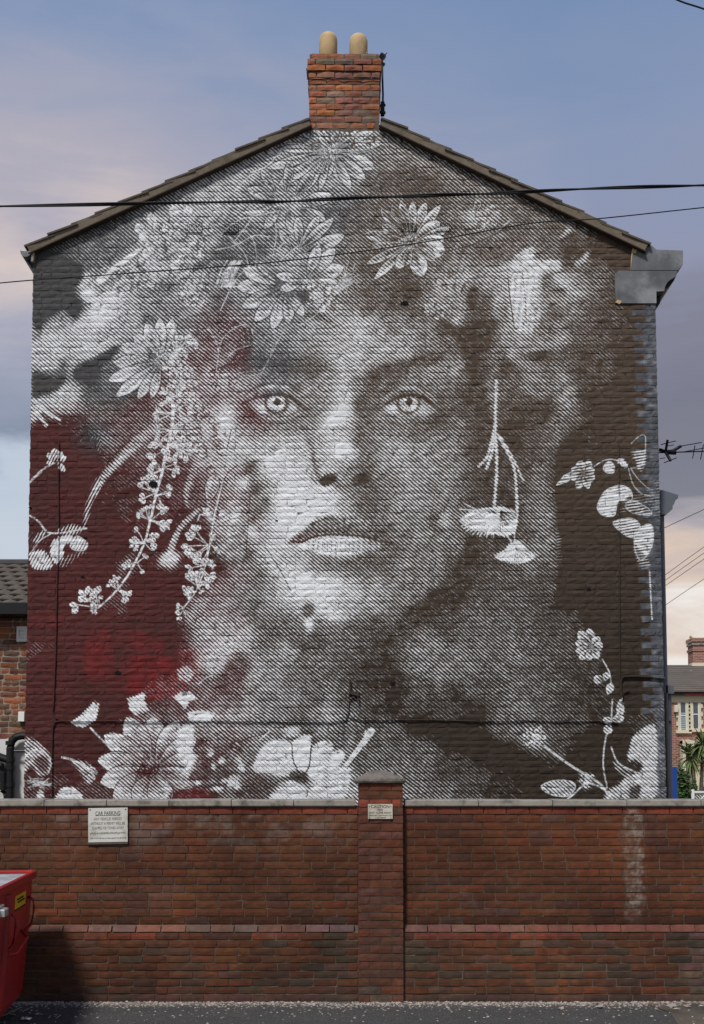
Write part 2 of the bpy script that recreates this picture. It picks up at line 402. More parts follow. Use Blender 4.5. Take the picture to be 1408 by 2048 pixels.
TONE = """
620 262 55 680 262 52 730 266 40 790 275 32 560 290 55 500 318 52 450 340 48 400 362 52 350 388 42 300 410 28 250 440 20 200 465 14 150 480 14 110 492 18
610 320 50 700 330 50 760 320 35 800 310 35 850 315 30 900 340 32 950 370 30 560 340 45 520 370 42 640 370 48 700 370 36 760 370 16 820 365 8 870 380 14 930 400 26 1000 400 26 1040 410 22
480 380 48 430 400 55 380 420 50 330 440 45 290 460 40 250 490 32 210 500 28 170 510 24 100 530 0 80 600 0 120 570 0
600 420 50 660 420 30 720 410 25 780 420 22 860 430 20 930 440 32 1000 440 28 1060 440 24 1120 440 20 1160 450 30 1200 470 0 1240 500 0 1250 600 0
560 460 45 500 450 42 450 460 38 640 470 35 700 460 24 760 480 22 870 470 18 1030 480 22 1090 490 28 1150 480 5
270 530 45 220 560 45 170 560 38 350 560 50 420 520 40 460 520 18 500 520 28 560 530 48 620 540 42 690 520 30 740 530 18 700 560 42 760 570 26 800 550 16 860 540 24
920 530 28 980 520 22 900 580 48 930 600 44 960 560 34 880 620 34 870 560 34 980 640 12 940 630 5 965 590 8 1010 620 55 1000 560 48 1190 560 16 1220 600 10 1160 600 26 1110 620 30 1150 650 20 1190 690 14
140 620 14 110 640 40 90 700 60 150 660 60 200 640 62 250 610 52 300 590 40 340 600 30 400 600 45 430 570 42 470 600 40 160 690 58 210 690 50 260 660 52 300 640 48 110 740 5 180 740 6 230 760 20 140 790 50 90 790 40 180 790 18 250 800 8 330 660 35 360 640 38
430 640 28 470 650 34 500 640 36 450 700 34 410 690 30 380 720 30 345 760 20 480 690 22 430 760 48 460 790 46 420 800 42 400 830 42 450 840 62 470 860 66 430 900 52 390 880 40 380 770 34 350 820 35
540 610 34 580 600 30 620 610 32 660 600 36 700 590 30 740 600 22 790 600 12 830 620 14 560 650 40 600 650 42 640 650 50 680 640 54 710 670 66 740 650 52 790 645 40 840 650 36 870 660 28 890 640 16 905 690 22 860 690 36 800 690 54 750 700 52 700 710 60 660 700 58 610 690 48 560 690 38 520 690 30
500 720 14 560 722 12 620 728 16 650 735 34 690 750 58 680 790 72 650 780 44 620 770 36 640 810 45 700 810 70 720 760 36 735 790 22 720 820 26 730 850 24 735 890 24 740 930 22 745 960 24 740 990 26
540 755 33 590 760 30 500 760 36 480 790 36 465 815 30 500 830 16 490 850 30 540 850 34 590 850 34 625 835 40 620 800 34 660 845 72 690 850 60 640 880 52 680 905 78 700 920 56 650 920 72 620 940 62 660 940 50 690 945 40 715 940 26
520 890 64 560 890 72 600 890 70 580 920 68 550 930 74 530 960 60 600 960 74 640 980 78 570 990 80 610 1000 90 650 1005 88 690 990 54 700 1015 56 730 1015 28 760 1000 32 560 1030 86 590 1040 90 620 1030 88 550 1070 78 570 1110 66 540 1120 76
600 1110 52 640 1130 32 690 1140 28 730 1140 24 760 1110 26 790 1085 26 580 1150 86 620 1160 90 660 1160 90 700 1165 70 740 1180 56 560 1190 70 600 1200 82 650 1200 80 690 1205 64 730 1210 52 610 1225 48 560 1220 40 780 1170 36 770 1215 42 820 1200 36 790 1235 20
780 760 20 820 755 28 870 745 40 910 740 40 760 770 20 890 780 26 905 820 18 870 850 16 840 860 22 800 860 42 770 850 36 760 880 48 790 900 52 830 900 46 880 890 42 920 860 34 945 830 12
770 930 50 820 940 48 870 940 42 920 920 36 945 900 14 780 970 44 830 980 46 880 990 34 920 980 32 940 970 26 790 1010 42 840 1030 38 880 1020 40 870 1045 28 910 1030 38 930 1060 26 800 1050 36 850 1070 40 900 1080 34 820 1110 36 870 1120 40 910 1120 20 860 1160 38 890 1150 24 830 1180 36
480 900 60 450 930 58 470 960 52 500 950 32 510 980 30 440 990 48 480 1000 50 520 1020 32 450 1040 56 490 1060 46 520 1070 44 460 1090 48 500 1110 36 480 1140 40 520 1160 38 540 1180 40 500 1190 34 460 1180 36 470 1220 40 520 1230 32 550 1250 24
440 1210 38 410 1240 46 400 1280 44 430 1270 54 460 1260 44 490 1270 56 480 1290 62 440 1310 58 410 1330 56 470 1330 22 430 1350 34 400 1370 26 510 1300 34 540 1290 28 560 1310 54 520 1340 52 500 1370 44 540 1360 46 560 1340 34 590 1340 28 590 1270 24 640 1280 24 660 1310 30 690 1300 24 680 1340 20 640 1350 30 620 1380 26 660 1390 30
720 1260 26 750 1260 10 740 1300 8 780 1290 6 800 1250 5 710 1340 10 750 1350 4 790 1380 2 700 1400 22 740 1410 12 600 1410 34 550 1400 38 500 1410 40 450 1400 36 410 1400 30 370 1440 30 400 1450 40 440 1440 46 500 1440 48 540 1450 40 480 1480 36 440 1490 30 600 1450 26 660 1440 50 620 1470 28 700 1450 26 690 1480 30 740 1480 22 770 1490 24
830 1260 30 860 1290 38 830 1310 36 870 1340 34 900 1300 26 930 1320 36 960 1270 28 930 1250 22 980 1230 26 900 1240 10 850 1230 4 880 1200 4 920 1160 2 940 1120 5 960 1180 14 1000 1180 22 1010 1260 28 1040 1310 32 1000 1340 28 960 1370 24 1060 1370 28 1030 1410 30 1010 1440 26 1080 1430 26 1100 1480 18 1120 1380 18 1090 1320 22 1070 1260 24 1040 1210 22 1100 1240 12 1140 1330 10 1150 1440 12 1180 1400 4 850 1400 14 900 1410 8 840 1380 22 950 1430 2 900 1480 1 850 1440 1
960 700 20 990 720 34 1010 740 30 1030 700 22 1060 740 26 1040 780 24 1090 740 22 1120 780 30 1140 720 18 1180 740 8 1100 830 14 1130 840 26 1080 880 22 1120 900 26 1140 880 18 1060 850 6 1020 850 8 950 740 6 940 780 6 960 820 10 960 870 8 1170 870 2 1190 800 2
960 920 5 1020 900 6 1050 930 10 1070 960 26 1090 1000 32 1080 1050 34 1060 1090 32 1090 1110 30 1050 1130 20 1010 1140 18 1030 1060 14 1010 1020 10 960 980 8 940 1010 20 1100 930 20 1110 1060 18 1110 960 16 1070 1170 16 1110 1190 14 1120 1110 6 1000 1100 14
1150 1000 0 1180 1100 0 1200 1200 0 1250 1100 0 1250 900 0 1250 800 0 1250 700 2 1210 640 8 1180 1480 0 1250 1350 0 1250 1250 0 1290 1300 0 1150 1540 0 1050 1540 0 980 1500 0 1000 1580 4 940 1560 12 890 1540 8 850 1520 24 820 1550 34 870 1580 30 930 1600 18 780 1530 28 740 1540 26 700 1570 50 800 1600 36
80 860 0 100 900 0 150 860 2 180 950 0 120 1000 0 200 1050 0 250 1000 4 90 1200 0 150 1150 0 200 1300 0 300 1300 0 330 1200 0 380 1150 0 420 1130 0 370 1040 4 350 1090 0 250 1380 0 120 1380 0 90 1450 0 180 1480 0 210 830 20 240 860 24 270 830 18 300 850 28 330 880 26 280 900 26 250 930 8 320 930 10 400 940 30 370 960 10 420 1000 26 400 1080 2 350 1280 0 370 1330 2 360 1400 14 310 1420 8 330 1450 30 290 1420 4 230 1440 2
"""
def points():
    v = [float(a) for a in TONE.split()]
    return [(v[i], v[i + 1], v[i + 2] / 100 * (1. if v[i + 1] < 600 and v[i] > 300 else .92 if v[i] > 950 and v[i + 1] > 1160 else .82 if v[i] > 930 else 1)) for i in range(0, len(v), 3)]

def paint_tone():
    c = Canvas(nw(points(), 17))
    L, B, P = c.line, c.blob, c.petal
    # ---- blurred flowers behind the crown, far left
    for (x, y, rx, ry, v, an) in [(120, 690, 42, 30, .68, 10), (95, 725, 26, 22, .6, 0), (160, 660, 38, 28, .62, 30), (205, 625, 42, 24, .82, 42), (235, 592, 30, 20, .72, 42), (185, 700, 40, 24, .66, 35),
                              (165, 560, 16, 20, .75, 60), (178, 590, 18, 14, .8, 0), (150, 735, 18, 22, .55, 0), (130, 795, 34, 22, .6, 35), (105, 790, 20, 16, .7, 0), (72, 820, 12, 30, .6, -30), (72, 660, 14, 20, .4, 0)]:
        c.blob(x, y, rx, ry, v, an, .9, 1.6)
    for pts in ([(66, 800), (90, 822), (118, 838)], [(64, 815), (80, 835), (92, 850)]): L(pts, 7, .7, lay='tone', soft=3)
    for d, e in (((60, 500), (148, 630)),): pass
    c.poly([(66, 505), (150, 520), (168, 545), (150, 585), (165, 610), (150, 640), (130, 622), (105, 630), (66, 655)], .0, 3)
    c.poly([(150, 735), (205, 705), (232, 690), (238, 700), (200, 740), (190, 770), (150, 760)], .0, 3)
    c.poly([(66, 745), (108, 755), (130, 745), (120, 775), (90, 790), (66, 790)], .0, 3)
    # leaf spray up to the top left
    L([(275, 500), (240, 528), (200, 560)], 7, .85, 16, lay='tone', soft=3)
    L([(280, 497), (262, 514), (240, 530)], 5, .95, soft=2)
    c.carnation(352, 492, 62, 56, 46, .3, .95, 3, .36)
    c.carnation(392, 462, 34, 34, 20, .3, .8, 13, .4)
    c.carnation(300, 545, 46, 34, 24, .35, .85, 4, .4)
    c.carnation(385, 578, 34, 30, 26, .45, .9, 5, .4)
    c.carnation(250, 560, 30, 20, 14, .4, .8, 6, .5)
    for x, y, a in ((286, 470, 120), (305, 452, 100), (345, 437, 80), (368, 435, 60), (300, 480, 150)): P(x, y, a, 26, 20, .6, .95, gap=0)
    for x, y, rx, ry, an in ((470, 470, 34, 22, 20), (440, 510, 24, 14, 0), (520, 500, 26, 20, 30), (440, 600, 30, 34, 0), (505, 380, 24, 12, 30), (640, 440, 30, 20, -30), (690, 430, 26, 26, 0), (720, 540, 24, 26, 0), (545, 470, 22, 16, 0), (330, 570, 26, 14, 10), (400, 530, 26, 12, 30), (620, 630, 40, 10, -10), (300, 640, 20, 14, 0), (560, 330, 26, 10, 25)): c.blob(x, y, rx, ry, .1, an, .7)
    # ---- chrysanthemum under the chimney
    c.daisy(664, 298, 84, 17, .25, .8, 17, .14, .72, 1, .9)
    c.daisy(664, 300, 46, 13, .3, .85, 10, .1, .8, 2, .7)
    for a, l, w in ((165, 105, 20), (196, 118, 18), (178, 90, 14), (214, 112, 22), (8, 92, 20), (25, 84, 16), (-22, 84, 26), (-40, 78, 24), (-62, 74, 18), (40, 66, 14), (238, 84, 16), (255, 70, 13)):
        P(660, 300, a, l, w, .3, .85, 12, edge=.9, vein=.3)
    c.speck(662, 300, 16, 26, 1.8, 4)
    # ---- flowers at the upper left of the crown
    for x, y, a, l, w, t in ((560, 400, 200, 70, 26, .7), (560, 400, 160, 64, 22, .75), (555, 395, 120, 60, 16, .6), (570, 395, 82, 70, 18, .55), (585, 400, 55, 66, 20, .6), (565, 405, 235, 56, 18, .7), (575, 410, 280, 50, 20, .8), (590, 405, 10, 70, 26, .8), (590, 412, -25, 60, 22, .8)):
        P(x, y, a, l, w, .28, t, 6, edge=.8, vein=.25)
    L([(530, 300), (556, 310), (562, 296)], 2.2, .9); L([(500, 345), (535, 330), (560, 300)], 2, .9); L([(470, 380), (500, 350), (522, 342)], 2.2, .8)
    for pts in ([(440, 470), (478, 440), (540, 425), (560, 420)], [(470, 480), (500, 440), (512, 420)], [(500, 560), (512, 520), (506, 480), (488, 462), (470, 470)], [(430, 500), (470, 490), (510, 470), (540, 474)],
                [(455, 470), (490, 510), (500, 560)], [(548, 430), (552, 470), (545, 510)], [(545, 508), (580, 470), (600, 440)], [(440, 620), (470, 560), (500, 530)], [(560, 520), (600, 485), (620, 445), (640, 432)]): L(pts, 1.8, .75)
    for x, y, a, l, w in ((600, 500, 62, 72, 18), (600, 500, 95, 60, 18), (590, 505, 42, 96, 20), (600, 510, 25, 90, 26), (588, 510, 120, 52, 14)): P(x, y, a, l, w, .2, .85, 6, edge=.95, vein=.35)
    # big daisy left of the forehead
    for a, l, w, t in ((180, 94, 30, .85), (158, 88, 28, .85), (205, 92, 28, .75), (228, 88, 26, .8), (252, 84, 24, .9), (140, 70, 22, .6), (275, 70, 22, .8), (300, 62, 20, .8), (330, 58, 20, .75), (5, 64, 22, .8)):
        P(572, 572, a, l, w, .3, t, 6, edge=.3, vein=.25)
    for a, l, w in ((20, 74, 30), (48, 80, 26), (70, 70, 22), (-10, 60, 24), (-35, 56, 22), (-65, 50, 20), (200, 50, 18), (170, 56, 18)): P(612, 560, a, l, w, .35, .95, 5, edge=.6, vein=.3)
    c.carnation(640, 588, 34, 28, 18, .3, .95, 8, .5)
    c.poly([(594, 582), (614, 578), (618, 596), (600, 604)], .06, 2)
    r = np.random.RandomState(8)
    for k in range(22):
        x0 = 455 + r.uniform(-16, 16); L([(x0 + 14, 520), (x0, 545 + r.uniform(-8, 8)), (x0 - 6 + r.uniform(-8, 8), 574)], 1.4, .85)
    # curls and loose hair beside the temple
    for k in range(16):
        q = r.uniform(-16, 16); f = r.uniform(-9, 9)
        L([(430 + q, 742 + f), (470 + q, 722 + f), (490 + q, 690 + f), (486 + q, 655 + f), (462 + q, 642 + f), (440 + q, 668 + f), (432 + q, 700 + f)][: 3 + k % 5], 1.0, .42)
    for k in range(3):
        q = r.uniform(-7, 7)
        L([(476, 752 + q), (516, 748 + q), (532, 728), (545, 700 + q), (562, 670), (570 + q, 652)], 1.0, .55)
    L([(432, 742), (436, 700), (426, 672), (415, 655)], 2.2, .6); L([(436, 700), (448, 672), (480, 650), (500, 655), (505, 668)], 2., .55)
    L([(580, 645), (600, 610), (630, 600), (660, 590)], 1.6, .0); L([(590, 655), (622, 636), (650, 612), (668, 604)], 1.1, .7)
    c.carnation(445, 760, 26, 16, 12, .3, .8, 9, .5)
    c.blob(452, 850, 22, 40, .85, -10, .8, 1.4); c.blob(468, 820, 20, 16, .75, 0, .8, 1.4)
    L([(462, 858), (455, 890), (448, 920)], 1.6, .0); L([(500, 690), (470, 700), (450, 720)], 1.2, .8)
    # ---- open daisy at the right of the crown
    D = (828, 484)
    for a, l, w, t in ((70, 76, 20, .85), (88, 74, 17, .85), (104, 78, 18, .6), (52, 86, 17, .9), (118, 74, 22, .45), (132, 82, 22, .45), (36, 62, 26, .95), (150, 60, 20, .5), (20, 74, 16, .9), (6, 58, 22, .95), (-16, 62, 36, .95), (170, 86, 24, .55), (186, 72, 14, .6),
                         (-38, 52, 16, .6), (206, 90, 16, .75), (225, 96, 16, .85), (242, 52, 22, .9), (-72, 64, 34, .9), (256, 40, 18, .5)):
        P(D[0] - 6, D[1], a, l, w, .3, t, 8, edge=.95, vein=.35)
    c.speck(D[0] - 12, D[1] - 4, 20, 40, 1.8, 7)
    # ---- right side blossom
    c.poly([(1040, 540), (1075, 532), (1082, 580), (1078, 640), (1060, 672), (1030, 660), (1018, 600), (1018, 555)], lambda X, Y: np.clip(.86 - .18 * np.clip((Y - 600) / 70, 0, 1) + .10 * np.sin(X * .55 + Y * .05) - .1 * (X > 1066), .2, .95), 4)
    c.poly([(1012, 560), (1004, 600), (990, 640), (985, 600), (992, 570)], .55, 5)
    c.poly([(1018, 540), (1030, 512), (1060, 492), (1068, 505), (1072, 520), (1116, 520), (1118, 536), (1090, 545), (1040, 545)], lambda X, Y: np.clip(.74 + .12 * np.sin((X - Y) * .4), 0, .9), 3)
    c.poly([(1100, 545), (1140, 560), (1170, 584), (1150, 594), (1120, 570)], .72, 6)
    c.poly([(1150, 455), (1168, 448), (1140, 462), (1116, 480), (1130, 460)], .75, 3)
    for x, y, rx, ry, v, an in ((1080, 600, 18, 30, .5, -10), (1060, 690, 40, 18, .5, 20), (1030, 680, 20, 30, .5, 10), (970, 560, 30, 20, .5, 20), (1120, 600, 26, 12, .5, -30), (930, 530, 34, 16, .45, 10), (1150, 560, 30, 14, .6, -35)): c.blob(x, y, rx, ry, v, an, .7, 1.4)
    c.poly([(1180, 500), (1150, 525), (1148, 535), (1168, 525)], .55, 2)
    L([(1014, 544), (1020, 600), (1028, 655)], 2, .0); L([(1044, 545), (1050, 600), (1052, 650)], 1.2, .0, a=.6)
    c.blob(1170, 570, 26, 30, .4, -40, .8); c.blob(1000, 545, 26, 18, .55)
    c.carnation(958, 436, 24, 18, 12, .3, .9, 21, .6); c.carnation(985, 432, 16, 16, 8, .3, .8, 22, .6); P(951, 424, 78, 26, 14, .2, .6, edge=1.)
    for q in range(4): L([(880, 505), (940, 490), (985, 470), (1018, 440 + 3 * q)], 2, .65 - .1 * q)
    c.carnation(905, 560, 34, 20, 14, .3, .75, 23, .5); c.carnation(880, 610, 30, 22, 12, .3, .65, 24, .5); c.blob(915, 640, 16, 26, .7, -20, .8)
    c.poly([(935, 585), (952, 570), (954, 610), (936, 615)], .04, 2.5); c.poly([(800, 570), (832, 562), (840, 590), (812, 600), (780, 595)], .08, 3)
    for k in range(18): L([(700 + r.uniform(-20, 20), 545 + r.uniform(-20, 20)), (690 + r.uniform(-14, 14), 565), (680 + r.uniform(-26, 16), 580 + r.uniform(-6, 10))], 1.3, .6)
    # dark hair / hat shadows with sharp borders
    c.poly([(880, 640), (940, 655), (985, 640), (985, 680), (960, 720), (950, 790), (935, 740), (915, 690), (890, 660)], .03, 3)
    c.poly([(905, 710), (960, 735), (958, 790), (950, 860), (935, 900), (948, 940), (938, 1000), (955, 1040), (960, 900), (980, 800), (970, 720)], .04, 6, .8)
    c.poly([(1000, 722), (1060, 705), (1110, 700), (1070, 722), (1015, 740)], .02, 2.5); c.blob(1010, 745, 16, 14, .03)
    for x, y, rx, ry, v, an in ((1050, 725, 30, 10, .42, -20), (1075, 770, 44, 22, .38, -40), (1120, 745, 22, 14, .46, -40), (1135, 800, 18, 30, .42, 0), (1110, 850, 22, 26, .34, 0), (1020, 690, 16, 44, .45, 20), (985, 790, 12, 40, .4, 8), (1130, 640, 36, 12, .36, 40),
                                (1120, 680, 26, 16, .46, 35), (1075, 960, 16, 30, .34, 0), (1090, 1060, 18, 60, .38, 5), (1060, 1110, 20, 30, .36, 0)):
        c.blob(x, y, rx, ry, v, an, .8, 1.3)
    c.poly([(1070, 800), (1100, 790), (1108, 830), (1060, 870), (1010, 880), (1020, 830), (1040, 790), (1060, 790)], .06, 4)
    c.poly([(1112, 900), (1170, 880), (1180, 1180), (1110, 1215), (1122, 1100), (1110, 1020)], .0, 3)
    # ---- hanging seed heads beside the cheek
    for pts, w in (([(992, 760), (990, 850), (993, 930), (988, 1012)], 4), ([(990, 850), (975, 910), (957, 932)], 4), ([(990, 850), (984, 900), (973, 935)], 4), ([(996, 870), (1026, 930), (1032, 980), (1034, 1030)], 3.4), ([(996, 868), (1022, 910), (1046, 960)], 2.2)):
        L(pts, w + 3, .6, lay='tone', soft=2); L(pts, w * .7, .8)
    for k in range(26):
        a = 150 + k * 8.6; q = 58 if a > 190 else 44
        ex, ey = 984 + 62 * math.cos(math.radians(a)), 1018 - (44 if a > 180 else 6) * math.sin(math.radians(a))
    c.poly([(918, 1038), (938, 1022), (962, 1016), (1000, 1012), (1030, 1020), (1036, 1040), (1030, 1066), (1010, 1074), (980, 1066), (945, 1060), (925, 1048)], .78, 1.2, curve=False)
    for k in range(24):
        x = 922 + k * 4.6; L([(984, 1026), (x, 1052 + 20 * math.sin(k / 23 * 3.1) * .8 + (k % 3) * 3)], 2.2, .95 if k < 15 else .6, curve=False)
    for k in range(9): L([(1000, 1022), (1000 + 5 * k, 1060 - 4 * k)], 1.5, .0, a=.8, curve=False)
    c.blob(985, 1024, 7, 5, .1); L([(918, 1018), (950, 1020)], 2, .95); L([(927, 1006), (955, 1020)], 2, .95)
    c.poly([(1018, 1085), (1038, 1080), (1048, 1092), (1072, 1112), (1056, 1124), (1030, 1126), (992, 1118), (988, 1110), (1010, 1098)], .78, 1.2, curve=False)
    for k in range(17): L([(1030, 1092), (990 + k * 5, 1114 + 13 * math.sin(k / 16 * 3.14))], 2.0, .95, curve=False)
    for k in range(6): L([(1032, 1096), (1028 + 7 * k, 1122 - 3 * k)], 1.3, .0, a=.7, curve=False)
    L([(1034, 1030), (1028, 1068), (1030, 1085)], 2.4, .9); L([(1010, 1068), (1022, 1082)], 2.4, .9)
    # ---- the twig of leaves, left
    T = [(352, 690), (350, 760), (346, 820), (342, 860), (332, 905), (322, 950), (312, 985), (300, 1040), (286, 1090), (258, 1145), (228, 1185), (196, 1215)]
    L(T, 7, .95, 3.2)
    s = 30
    for (x, y, a, R, n) in ((352, 690, 120, 34, 4), (356, 700, 30, 34, 4), (350, 740, 150, 32, 4), (352, 740, 20, 34, 4), (346, 790, 165, 30, 4), (350, 790, 10, 30, 4), (345, 825, 40, 34, 4), (343, 825, 190, 30, 4), (342, 860, 170, 28, 4), (342, 858, 0, 42, 5), (335, 895, 200, 36, 5), (338, 890, -10, 40, 6), (334, 890, 60, 30, 3),
                            (322, 940, 160, 34, 5), (324, 935, 20, 34, 5), (312, 985, 170, 34, 5), (314, 990, -20, 30, 5), (298, 1040, 150, 26, 4), (300, 1040, -5, 34, 4), (286, 1085, 160, 26, 5), (288, 1083, 10, 30, 5), (272, 1125, 160, 26, 3), (274, 1125, -5, 24, 2), (236, 1180, 135, 26, 3), (240, 1180, -10, 22, 3), (238, 1182, -70, 16, 2), (196, 1215, 150, 46, 4), (194, 1216, 250, 14, 3), (200, 1212, 110, 24, 2)):
        s += 1; c.sprig(x, y, a, R, n, s)
    c.carnation(365, 770, 26, 40, 26, .4, .95, 31, .45); c.carnation(380, 830, 18, 34, 16, .4, .9, 32, .5); c.carnation(345, 720, 20, 30, 16, .4, .9, 33, .5)
    # daisy over the twig
    for a, l, w, t in ((75, 84, 22, .95), (92, 82, 24, .98), (112, 78, 26, .95), (135, 74, 28, .85), (158, 84, 28, .8), (182, 92, 28, .8), (200, 108, 26, .9), (218, 110, 24, .95), (238, 84, 20, .9), (255, 72, 18, .85)):
        P(322, 722, a, l, w, .5, t, 4, edge=.5, vein=.3)
    c.speck(318, 706, 14, 24, 2, 71, 0.95)
    # second twig
    T = [(446, 960), (428, 1030), (420, 1080), (410, 1130), (392, 1180), (366, 1216)]
    L(T, 3.4, .95, 2.2)
    for (x, y, a, R, n) in ((426, 1040, 150, 24, 3), (416, 1090, 170, 46, 5), (420, 1088, 10, 20, 4), (416, 1094, 215, 28, 2), (410, 1130, 165, 32, 5), (412, 1128, 30, 18, 3), (406, 1140, -20, 36, 3), (395, 1172, 140, 28, 5), (396, 1176, -15, 18, 3), (378, 1200, 130, 26, 6), (366, 1216, 190, 22, 3), (366, 1216, -20, 14, 2)):
        s += 1; c.sprig(x, y, a, R, n, s)
    P(414, 1008, 75, 62, 26, .5, .7, edge=.9); L([(395, 1040), (400, 1028), (412, 1032), (424, 1042)], 2.2, .9); P(440, 1045, 60, 30, 26, .7, .8, edge=.7)
    # soft tendrils
    L([(315, 850), (262, 895), (205, 955), (180, 1000), (168, 1052)], 24, .5, 6, lay='tone', soft=7); L([(262, 898), (212, 950), (190, 985)], 8, .6, lay='tone', soft=4)
    L([(410, 880), (380, 960), (372, 990), (374, 1010)], 20, .45, 8, lay='tone', soft=7); L([(395, 1020), (360, 1055), (340, 1100)], 9, .55, 14, lay='tone', soft=4)
    c.blob(338, 1118, 22, 16, .8, 20, .9, 1.6)
    # ---- small flowers on the red ground
    L([(60, 962), (85, 938), (108, 925)], 3.2, .75); L([(58, 966), (82, 944)], 2, .6)
    for a, l, w in ((100, 26, 16), (60, 22, 16), (140, 24, 14), (20, 22, 12), (-50, 26, 12), (190, 20, 10)): P(112, 922, a, l, w, .4, .85, gap=0)
    L([(58, 1030), (76, 1042), (92, 1062), (110, 1066), (140, 1062), (172, 1056)], 3.4, .8)
    c.poly([(60, 1105), (84, 1100), (100, 1115), (104, 1132), (90, 1140), (66, 1136), (58, 1120)], .68, 1.2); c.poly([(102, 1088), (116, 1074), (142, 1070), (142, 1082), (128, 1092), (126, 1115), (112, 1128), (100, 1110)], .88, 1.2)
    c.poly([(144, 1078), (156, 1072), (174, 1086), (168, 1100), (150, 1100), (140, 1092)], .75, 1.2, out=1.4); c.poly([(66, 1076), (84, 1060), (94, 1062), (82, 1080), (68, 1086)], .5, 1.5); c.poly([(110, 1066), (140, 1048), (166, 1056), (150, 1068)], .45, 1.5)
    c.poly([(120, 1120), (160, 1100), (170, 1104), (140, 1124), (122, 1135)], .28, 2); L([(62, 1104), (80, 1080), (100, 1068)], 2, .8)
    # ---- right hand sprays
    R1 = [(1112, 970), (1128, 950), (1146, 942), (1148, 946), (1136, 962)]
    c.poly(R1, .7, 1, curve=False, out=1.2)
    for a, l, w in ((60, 28, 18), (110, 26, 20), (160, 26, 16), (200, 28, 18), (250, 34, 16), (290, 32, 16), (330, 26, 18), (20, 24, 18)): P(1166, 946, a, l, w, .35, .85, edge=.6, vein=.4)
    L([(1188, 932), (1204, 922), (1222, 918), (1240, 922)], 1.8, .85); c.poly([(1206, 934), (1218, 922), (1228, 932), (1226, 945), (1212, 944)], .75, 1, out=1.2); c.poly([(1232, 922), (1244, 916), (1256, 932), (1248, 934)], .85, 1)
    for pts in ([(1256, 934), (1264, 965), (1280, 985), (1300, 992)], [(1262, 938), (1276, 958), (1298, 978)], [(1262, 886), (1278, 872), (1290, 872), (1290, 900)], [(1290, 900), (1282, 930), (1260, 936)]): L(pts, 1.7, .6)
    c.poly([(1260, 906), (1290, 898), (1288, 935), (1276, 940), (1270, 920)], .45, 1.2)
    c.poly([(1198, 1000), (1212, 980), (1240, 970), (1260, 980), (1262, 1000), (1236, 1002), (1228, 1030), (1205, 1030), (1194, 1016)], .78, 1.2, out=1.3); c.poly([(1250, 1000), (1262, 990), (1264, 1010), (1240, 1026)], .12, 1.5)
    c.poly([(1250, 1010), (1266, 1000), (1300, 1020), (1298, 1030), (1262, 1024)], .4, 1.2, out=.9); c.poly([(1226, 1044), (1262, 1036), (1280, 1052), (1266, 1074), (1244, 1066)], .62, 1.2, out=1.1); c.poly([(1272, 1060), (1300, 1048), (1306, 1080), (1294, 1110), (1278, 1118), (1268, 1090)], .7, 1.2, out=1.)
    c.poly([(1268, 1090), (1290, 1110), (1300, 1130), (1284, 1136), (1272, 1115)], .3, 1.5)
    for k in range(22): L([(1298 + k * .25, 1140 + k * 4.6), (1298.5 + k * .25, 1141.6 + k * 4.6)], 2.6, .85, curve=False)
    # lower right stem, flower, buds
    for a, l, w in ((100, 40, 18), (130, 44, 20), (160, 36, 18), (190, 34, 16), (220, 34, 16), (60, 26, 20), (250, 26, 16), (300, 24, 16), (20, 22, 18)): P(1184, 1296, a, l, w, .45, .9, edge=.8, vein=.45)
    L([(1204, 1318), (1218, 1344), (1222, 1372)], 2.2, .9); P(1208, 1360, 170, 22, 18, .3, .8, edge=1.); P(1210, 1362, 80, 18, 14, .4, .8, edge=1.); P(1214, 1390, 70, 26, 16, .7, .8, edge=.8)
    for pts in ([(1224, 1398), (1223, 1420), (1222, 1440)], [(1222, 1440), (1210, 1480), (1206, 1530), (1214, 1578)]):
        q = smooth(pts, 7)
        for i in range(0, len(q) - 1): L([q[i], q[i] + (q[i + 1] - q[i]) * .62], 2.8, .8, curve=False)
    P(1240, 1396, 270, 36, 16, .6, .8, edge=.9); L([(1243, 1396), (1236, 1424), (1222, 1440)], 2, .8); P(1222, 1440, 10, 26, 14, .5, .8, edge=.9); P(1220, 1445, 250, 24, 18, .5, .8, edge=.6); P(1224, 1436, 200, 20, 14, .5, .9, edge=.8)
    c.poly([(1262, 1480), (1276, 1462), (1310, 1452), (1312, 1540), (1284, 1545), (1256, 1520), (1258, 1500)], .66, 1.4); c.poly([(1268, 1520), (1284, 1528), (1276, 1545), (1254, 1530)], .05, 2)
    L([(1222, 1494), (1236, 1525), (1272, 1545)], 3, .8); c.poly([(1226, 1520), (1240, 1530), (1262, 1548), (1246, 1552), (1232, 1540)], .4, 1.2); c.poly([(1250, 1555), (1290, 1540), (1312, 1540), (1312, 1590), (1270, 1610), (1215, 1610), (1212, 1585), (1236, 1570)], .62, 2)
    c.poly([(1262, 1575), (1280, 1572), (1275, 1600), (1258, 1600)], .12, 2)
    c.carnation(1068, 1474, 22, 20, 14, .4, .95, 51, .55)
    L([(1088, 1492), (1140, 1530), (1190, 1560), (1210, 1578)], 5, .75, 4); L([(1092, 1490), (1150, 1532), (1200, 1566)], 1.2, .0, a=.6)
    c.poly([(1082, 1572), (1110, 1560), (1140, 1562), (1150, 1574), (1134, 1592), (1100, 1588)], .55, 1, out=1.8); L([(1090, 1574), (1150, 1576)], 1.2, .0); L([(1120, 1610), (1150, 1585), (1172, 1566), (1200, 1574), (1220, 1590)], 3.4, .9); c.carnation(1172, 1560, 12, 14, 8, .4, .9, 52, .6)
